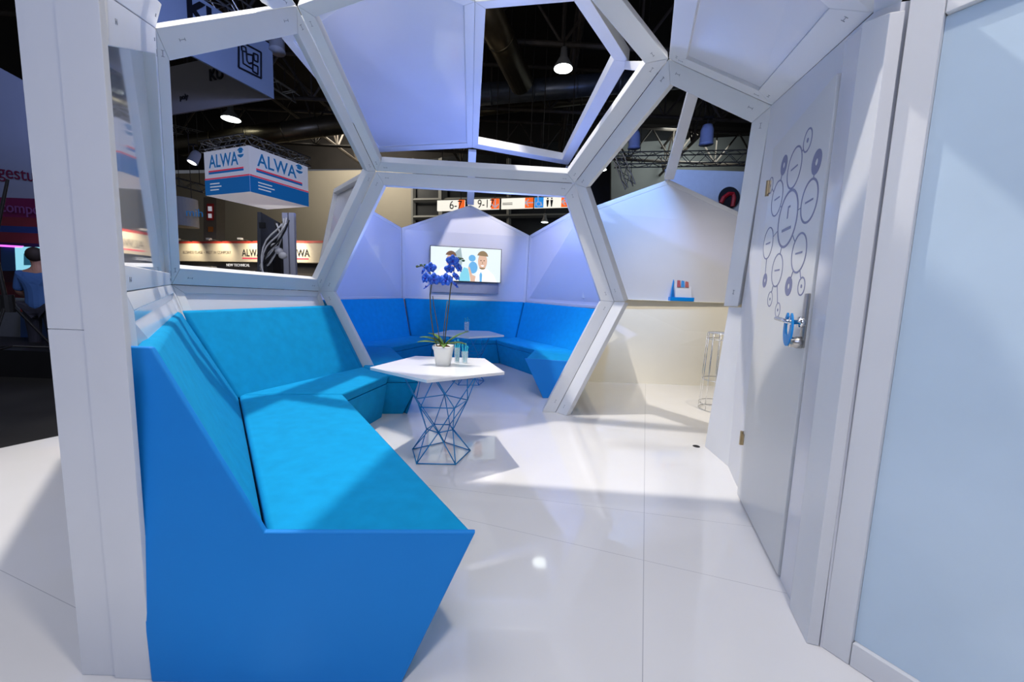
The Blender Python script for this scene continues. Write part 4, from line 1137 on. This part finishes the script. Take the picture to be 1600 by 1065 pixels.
text('lettering', 'composite', .28, at(0, 330, YL - .16), at(60, 333, YL) - at(0, 328, YL), (0, 0, 1), mat('lilac_print', (.30, .10, .30), .5), st2, .004)
scn = thing('display_screen', at(40, 420, YL - .5), 'cyan lit display screen under the striped wall', 'screen')
bm = NB(); prism(bm, [at(25, 423, YL - .5), at(66, 423, YL - .5), at(66, 386, YL - .5), at(23, 385, YL - .5)], (0, .1, 0)); bm_obj('panel', bm, mat('cyan_screen', (.3, .75, .9), .4, emit=(.35, .85, 1.0), es=.7), scn)
bm = NB(); prism(bm, [at(37, 414, YL - .53), at(62, 414, YL - .53), at(62, 396, YL - .53), at(37, 396, YL - .53)], (0, .02, 0)); bm_obj('picture', bm, mat('screen_dark_teal', (.02, .10, .16), .4, emit=(.02, .12, .2), es=.5), scn)
bm = NB(); prism(bm, [at(0, 385, YL - .5), at(35, 387, YL - .5), at(35, 384, YL - .5), at(0, 382, YL - .5)], (0, .02, 0)); bm_obj('magenta_strip', bm, mat('magenta_glow', (.8, .1, 1), .4, emit=(.8, .15, 1), es=1.4), scn)
bm = NB(); prism(bm, [at(2, 423, YL - .45), at(24, 423, YL - .45), at(24, 387, YL - .45), at(1, 386, YL - .45)], (0, .1, 0)); bm_obj('blue_panel', bm, mat('deep_blue_panel', (.01, .06, .16), .4), scn)
# counter
ct = thing('display_counter', V((at(30, 540, 6.4).x, 6.4, -.06)), 'grey counter with a red strip at the far left', 'counter')
zc_ = at(30, 465, 6.4).z
xa, xb = at(-90, 500, 6.4).x, at(82, 500, 6.4).x
bm = NB(); box(bm, ((xa + xb) / 2, 6.7, (zc_ - .06) / 2), (xb - xa, .6, zc_ + .0)); bm_obj('body', bm, mat('counter_grey', (.13, .14, .15), .6, noise=.04), ct)
bm = NB(); prism(bm, [at(32, 487, 6.38), at(90, 487, 6.38), at(90, 480, 6.38), at(32, 480, 6.38)], (0, .02, 0)); bm_obj('red_strip', bm, mat('strip_red', (.3, .02, .02), .5, noise=.02), ct)
bm = NB(); prism(bm, [at(32, 535, 6.38), at(90, 535, 6.38), at(90, 488, 6.38), at(32, 488, 6.38)], (0, .015, 0)); bm_obj('blue_front', bm, mat('front_blue', (.02, .06, .18), .5, noise=.02), ct)
bm = NB(); box(bm, (-8.2, 5.75, .12), (6.0, 1.2, .36)); tag(bm_obj('black_plinth', bm, darkb), 'black carpeted plinth below the grey counter', 'plinth')

# tripod
tpx = V((at(25, 595, 4.6).x, 4.6, -.06))
tr = thing('tripod_stand', tpx, 'tall black tripod stand at the far left edge', 'tripod')
bm = NB(); ztp = at(12, 280, 4.6).z
tube(bm, [V((tpx.x, 4.6, .85)), V((tpx.x - .08, 4.6, 1.6)), V((at(12, 280, 4.6).x, 4.6, ztp))], [.022, .018, .014], 10); bm_obj('pole', bm, darkb, tr)
bm = NB(); lathe(bm, V((tpx.x, 4.6, .95)), [(.06, -.1), (.06, .1)], 12); bm_obj('collar', bm, darkb, tr)
for dx, dy_ in ((-.62, -.2), (.12, -.45), (.45, .35)):
    bm = NB(); tube(bm, [V((tpx.x, 4.6, 1.0)), V((tpx.x + dx, 4.6 + dy_, -.03))], .014, 8); l_ = bm_obj('leg', bm, darkb, tr)
    bm = NB(); tube(bm, [V((tpx.x, 4.6, .45)), V((tpx.x + dx * .55, 4.6 + dy_ * .55, .42))], .012, 6); bm_obj('brace', bm, darkb, l_)

# people
skinm = mat('skin', (.42, .22, .15), .6, noise=.05)
def person(label, base, h, shirt, trousers, hair, face=(1, -.3), pose='stand'):
    base = V(base); k = h / 1.75
    f = V((face[0], face[1], 0)).normalized(); r_ = V((f.y, -f.x, 0))
    t = thing('person', base, label, 'person')
    def sk(name, verts, edges, rad, m_, par):
        me = bpy.data.meshes.new(name); me.from_pydata([tuple((base + (r_ * x + f * y + V((0, 0, z))) * k) - ORG[par.name]) for x, y, z in verts], edges, [])
        me.materials.append(m_)
        o = bpy.data.objects.new(name, me); col.objects.link(o); o.parent = par; ORG[o.name] = ORG[par.name]
        sm = o.modifiers.new('skin', 'SKIN')
        for v, rr in zip(me.skin_vertices[0].data, rad): v.radius = (rr * k, rr * k)
        me.skin_vertices[0].data[0].use_root = True
        ss = o.modifiers.new('sub', 'SUBSURF'); ss.levels = 2; ss.render_levels = 2
        return o
    vs = [(0, 0, .95), (0, 0, 1.2), (0, 0, 1.42), (0, .01, 1.5), (0, .02, 1.56), (0, .03, 1.65), (0, .02, 1.72),
          (.18, 0, 1.40), (.24, .05, 1.14), (.20, .28, 1.04), (.17, .36, 1.03), (-.18, 0, 1.40), (-.25, .03, 1.13), (-.22, .24, 1.0), (-.19, .32, .99),
          (.10, 0, .88), (.11, .02, .48), (.11, -.02, .08), (.12, .12, .04), (-.10, 0, .88), (-.11, .02, .48), (-.11, -.02, .08), (-.12, .12, .04)]
    es = [(0, 1), (1, 2), (2, 3), (3, 4), (4, 5), (5, 6), (2, 7), (7, 8), (8, 9), (9, 10), (2, 11), (11, 12), (12, 13), (13, 14), (0, 15), (15, 16), (16, 17), (17, 18), (0, 19), (19, 20), (20, 21), (21, 22)]
    ra_ = [.13, .12, .13, .055, .075, .095, .07, .055, .045, .032, .028, .055, .045, .032, .028, .09, .06, .04, .035, .09, .06, .04, .035]
    sk('body', vs, es, ra_, skinm, t)
    sk('shirt', [(0, 0, .80)] + [vs[i] for i in (1, 2, 7, 8, 11, 12)], [(0, 1), (1, 2), (2, 3), (3, 4), (2, 5), (5, 6)], [.175, .15, .15, .075, .062, .075, .062], shirt, t)
    sk('trousers', [vs[i] for i in (0, 15, 16, 17, 19, 20, 21)], [(0, 1), (1, 2), (2, 3), (0, 4), (4, 5), (5, 6)], [.15, .11, .075, .06, .11, .075, .06], trousers, t)
    bm = NB(); ellipsoid(bm, base + (f * -.02 + V((0, 0, 1.69))) * k, (.10 * k, .10 * k, .11 * k)); bm_obj('hair', bm, hair, t, smooth=True)
    bm = NB()
    hc = base + (f * .115 + V((0, 0, 1.63))) * k
    for s_ in (-1, 1): ellipsoid(bm, hc + r_ * .035 * k * s_ + V((0, 0, .01)), (.012 * k, .012 * k, .007 * k), u=8, v=6)
    ellipsoid(bm, hc + V((0, 0, -.055 * k)), (.022 * k, .01 * k, .005 * k), u=8, v=6)
    bm_obj('facial_features', bm, hair, t)
    bm = NB()
    for side, (hx, hy, hz_) in ((1, (.17, .36, 1.03)), (-1, (-.19, .32, .99))):
        o_ = base + (r_ * hx + f * hy + V((0, 0, hz_))) * k
        for q in range(4):
            off = r_ * (q - 1.5) * .02 * k
            tube(bm, [o_ + off, o_ + off + (f * .05 + V((0, 0, -.01))) * k, o_ + off + (f * (.08 + .008 * (q in (1, 2))) + V((0, 0, -.035))) * k], [.010 * k, .009 * k, .007 * k], 6)
        tube(bm, [o_, o_ + (r_ * -.045 * side + f * .03) * k], [.011 * k, .008 * k], 6)
    bm_obj('finger', bm, skinm, t, smooth=True)
    return t
pb = at(62, 560, 5.6)
person('person in a blue shirt reaching over the grey counter at the far left', (at(60, 500, 5.9).x, 5.95, -.06), 1.72, mat('shirt_blue', (.05, .13, .32), .8, noise=.05), mat('trousers_dark', (.02, .02, .03), .8, noise=.05), mat('hair_brown', (.03, .02, .015), .7, noise=.1), (-.4, 1))
person('person with dark hair standing in front of the cream fascia', (at(393, 440, 15).x, 15, -.06), 1.84, mat('jacket_black', (.02, .02, .02), .8, noise=.05), mat('trousers_dark', (.02, .02, .03), .8, noise=.05), mat('hair_black', (.01, .008, .008), .7, noise=.1), (-.7, -.6))

def hang(o, pts, r=.012, name='hanger'):
    for p in pts:
        p = V(p); bm = NB(); tube(bm, [p, V((p.x, p.y, 14.6))], r, 5); bm_obj(name, bm, dark, o)
def ends(o):
    vs = [o.matrix_world @ v.co for v in o.data.vertices]
    return min(vs, key=lambda v: v.x), max(vs, key=lambda v: v.x)
bpy.context.view_layer.update()
for o in list(col.objects):
    if o.parent is None and o.type == 'MESH' and o.name.split('.')[0] in ('truss', 'air_duct'):
        a_, b_ = ends(o)
        hang(o, [a_ + (b_ - a_) * f for f in (.15, .85)])
    if o.parent is None and o.name.split('.')[0] in ('hanging_banner', 'round_hanging_sign', 'round_logo_banner', 'hanging_sign_cube', 'stage_lamp', 'wall_banner'):
        hi = None
        for c in o.children:
            if c.type == 'MESH':
                for v in c.data.vertices:
                    w = c.matrix_world @ v.co
                    if hi is None or w.z > hi.z: hi = w
        hang(o, [hi])
